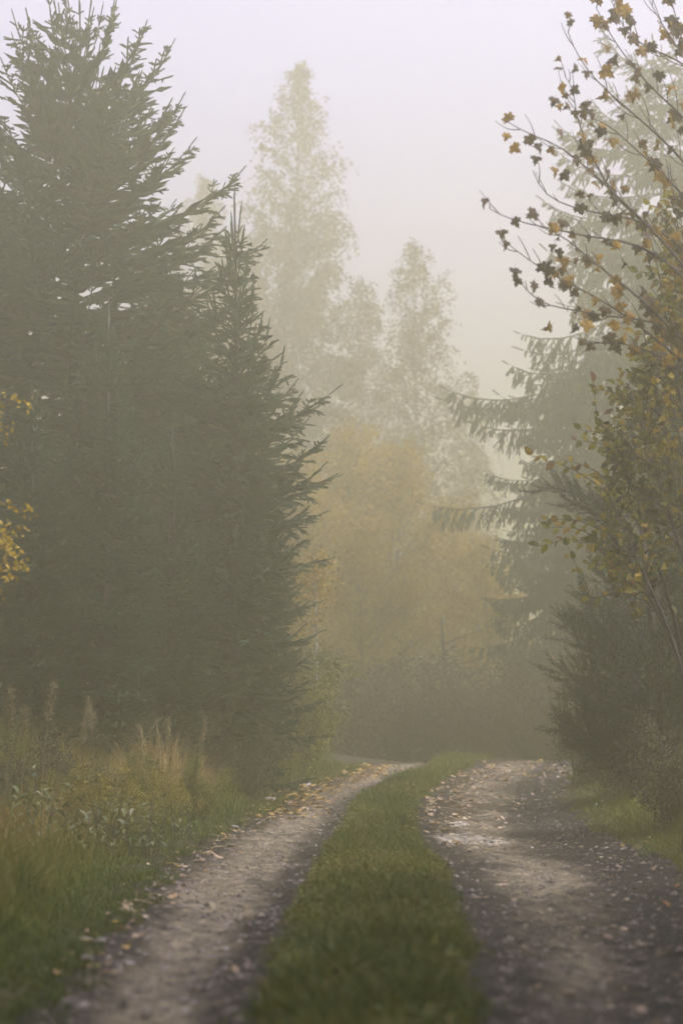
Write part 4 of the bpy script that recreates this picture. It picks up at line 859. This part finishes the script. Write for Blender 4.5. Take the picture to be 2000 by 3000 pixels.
    for q in range(5):
        V = np.array([(x, y, z) for x in (-1, 1) for y in (-1, 1) for z in (-1, 1)], float) * 0.62; V = np.vstack([V, np.eye(3), -np.eye(3)]); V = V * g.uniform(0.75, 1.2, (14, 1)) * [1.0, 0.75, 0.5]
        import bmesh
        bm = bmesh.new(); [bm.verts.new(v) for v in V]; bmesh.ops.convex_hull(bm, input=bm.verts); bmesh.ops.triangulate(bm, faces=bm.faces); bm.verts.index_update()
        VV = np.array([v.co[:] for v in bm.verts]); FF = np.array([[v.index for v in f.verts] for f in bm.faces]); bm.free(); st.append((VV, FF))
    sm = []
    for VV, FF in st:
        a = Acc(); a.add(VV, FF); sm.append(a.mesh('stone', M['stone']))
    def stone(px, py, s, label, group=None):
        p = pix_ground(px, py); o = link('stone', sm[g.integers(5)], None, p + [0, 0, s * 0.2], label=label, category='stone', group=group); o.rotation_euler = (g.normal(0, .2), g.normal(0, .2), g.random() * 6.28); o.scale = (s, s, s * 0.8)
    for px, py, s, lab in [(893, 2305, .11, 'pale stone on the grass edge above the yellow leaf litter'), (790, 2348, .09, 'flat pale stone in the left bank grass above the rut'), (255, 2762, .045, 'pale stone at the near left grass edge'), (295, 2765, .04, 'second pale stone at the near left grass edge'), (255, 2815, .04, 'stone on the left border of the near left rut'), (1652, 2242, .09, 'light stone by the bent sapling'), (688, 2430, .07, 'stone at the grassy edge half way along the left rut'), (382, 2830, .03, 'small white stone on the near left rut')]:
        stone(px, py, s, lab)
    for k in range(70):
        r = g.random() < 0.5; py = 2470 + 520 * g.random()
        px = (np.interp(py, [2470, 3000], [640, 170]) + (np.interp(py, [2470, 3000], [940, 700]) - np.interp(py, [2470, 3000], [640, 170])) * g.random()) if r else np.interp(py, [2470, 3000], [1290, 1450]) + 560 * g.random()
        stone(px, py, g.uniform(0.012, 0.026), 'small pebble in the left rut' if r else 'small pebble in the right rut', 'pebbles in the left rut' if r else 'pebbles in the right rut')
    # gravel
    a = Acc(); n = 20000; Y = 6.5 + 32 * g.random(n) ** 1.1; r = g.random(n) < 0.45
    lo = np.where(r, edge('xl', Y), edge('sr', Y)); hi = np.where(r, edge('sl', Y), edge('xr', Y)); X = lo + (hi - lo) * g.random(n); Z = hgt(X, Y); s = g.uniform(0.004, 0.013, n) * np.where(g.random(n) < 0.10, 2.4, 1)
    oc = np.array([(1, 0, 0), (-1, 0, 0), (0, 1, 0), (0, -1, 0), (0, 0, .7), (0, 0, -.7)], float); of = np.array([(0, 2, 4), (2, 1, 4), (1, 3, 4), (3, 0, 4), (2, 0, 5), (1, 2, 5), (3, 1, 5), (0, 3, 5)])
    th = g.random(n) * 6.28; c, sn = np.cos(th), np.sin(th); V = oc[None] * g.uniform(0.7, 1.3, (n, 6, 1)); V = np.stack([V[..., 0] * c[:, None] - V[..., 1] * sn[:, None], V[..., 0] * sn[:, None] + V[..., 1] * c[:, None], V[..., 2]], -1) * s[:, None, None] + np.stack([X, Y, Z + 0.004], -1)[:, None]
    a.add(V.reshape(-1, 3), (of[None] + (np.arange(n) * 6)[:, None, None]).reshape(-1, 3)); link('gravel', a.mesh('gravel', M['gravel']), kind='stuff', label='fine gravel scattered over both wheel ruts')
build_litter()

# ------------------------------------------------------------------ wood beside and behind the camera, added to shade low fog and ground
def build_shade_wood():
    """rest of the wood, out of the frame or only glimpsed at its edge, added to shade fog and ground: one mass of instanced spruces"""
    g = np.random.default_rng(131); rows = []
    def add(x, y, sc): rows.append((x, y, float(base_h(x, y)) - 0.05, sc, g.random() * 6.28))
    for side in (-1, 1):
        for row in range(3 if side < 0 else 2):
            for y in np.arange(-26, 66, 3.6):
                yy = y + g.normal(0, 0.6); sc = g.uniform(0.9, 1.2); clear = 4.2 * sc + 0.4
                rim = 0.1412 * max(yy, 0) + clear
                if yy > (26 if side < 0 else 16): continue
                if yy > 30: rim = 0.1412 * yy + clear * 0.62
                add(side * (max(rim, 4.2) + row * 3.6 + abs(g.normal(0, 0.4))), yy, sc)
    for y in (-30, -34):
        for x in np.arange(-14, 15, 3.6): add(x + g.normal(0, 0.5), y + g.normal(0, 0.7), g.uniform(0.9, 1.2))
    r = np.array(rows); me = bpy.data.meshes.new('forest'); me.vertices.add(len(r)); me.vertices.foreach_set('co', r[:, :3].astype(np.float32).ravel())
    for n, i in (('size', 3), ('turn', 4)): me.attributes.new(n, 'FLOAT', 'POINT').data.foreach_set('value', r[:, i].astype(np.float32))
    o = link('forest', me, kind='stuff', label='unseen spruce wood added beside and behind the camera to shade fog and ground')
    ng = bpy.data.node_groups.new('shade_wood_scatter', 'GeometryNodeTree')
    ng.interface.new_socket('Geometry', in_out='INPUT', socket_type='NodeSocketGeometry'); ng.interface.new_socket('Geometry', in_out='OUTPUT', socket_type='NodeSocketGeometry')
    N = ng.nodes; K = ng.links; gi = N.new('NodeGroupInput'); go = N.new('NodeGroupOutput'); ip = N.new('GeometryNodeInstanceOnPoints'); jn = N.new('GeometryNodeJoinGeometry')
    src = [c for c in bpy.data.objects if c.type == 'MESH' and c.data in BIG][:2]
    for c in src:
        oi = N.new('GeometryNodeObjectInfo'); oi.inputs['Object'].default_value = c; oi.transform_space = 'ORIGINAL'; K.new(oi.outputs['Geometry'], jn.inputs[0])
    def attr(n):
        a = N.new('GeometryNodeInputNamedAttribute'); a.data_type = 'FLOAT'; a.inputs['Name'].default_value = n; return a.outputs[0]
    cx = N.new('ShaderNodeCombineXYZ'); K.new(attr('turn'), cx.inputs[2]); e2r = N.new('FunctionNodeEulerToRotation'); K.new(cx.outputs[0], e2r.inputs[0])
    m2p = N.new('GeometryNodeMeshToPoints'); K.new(gi.outputs[0], m2p.inputs[0]); K.new(m2p.outputs[0], ip.inputs['Points']); K.new(jn.outputs[0], ip.inputs['Instance']); K.new(e2r.outputs[0], ip.inputs['Rotation']); K.new(attr('size'), ip.inputs['Scale'])
    K.new(ip.outputs[0], go.inputs[0]); md = o.modifiers.new('scatter', 'NODES'); md.node_group = ng
build_shade_wood()

# ------------------------------------------------------------------ haze
def build_haze():
    m, nt = new_mat('haze_air'); v = nt.nodes.new('ShaderNodeVolumePrincipled'); v.inputs['Color'].default_value = (0.97, 0.941, 0.585, 1); v.inputs['Density'].default_value = HAZE_DENSITY; v.inputs['Anisotropy'].default_value = HAZE_ANISO
    o = nt.nodes.new('ShaderNodeOutputMaterial'); nt.links.new(v.outputs[0], o.inputs['Volume'])
    x0, x1, y0, y1, z0, z1 = -180, 180, -80, 280, -3.2, 26.0
    V = [(x, y, z) for x in (x0, x1) for y in (y0, y1) for z in (z0, z1)]; F = [(0, 1, 3), (0, 3, 2), (4, 6, 7), (4, 7, 5), (0, 4, 5), (0, 5, 1), (2, 3, 7), (2, 7, 6), (0, 2, 6), (0, 6, 4), (1, 5, 7), (1, 7, 3)]
    a = Acc(); a.add(V, F); link('haze', a.mesh('haze', m), kind='stuff', label='pale morning fog filling the whole woodland')
build_haze()
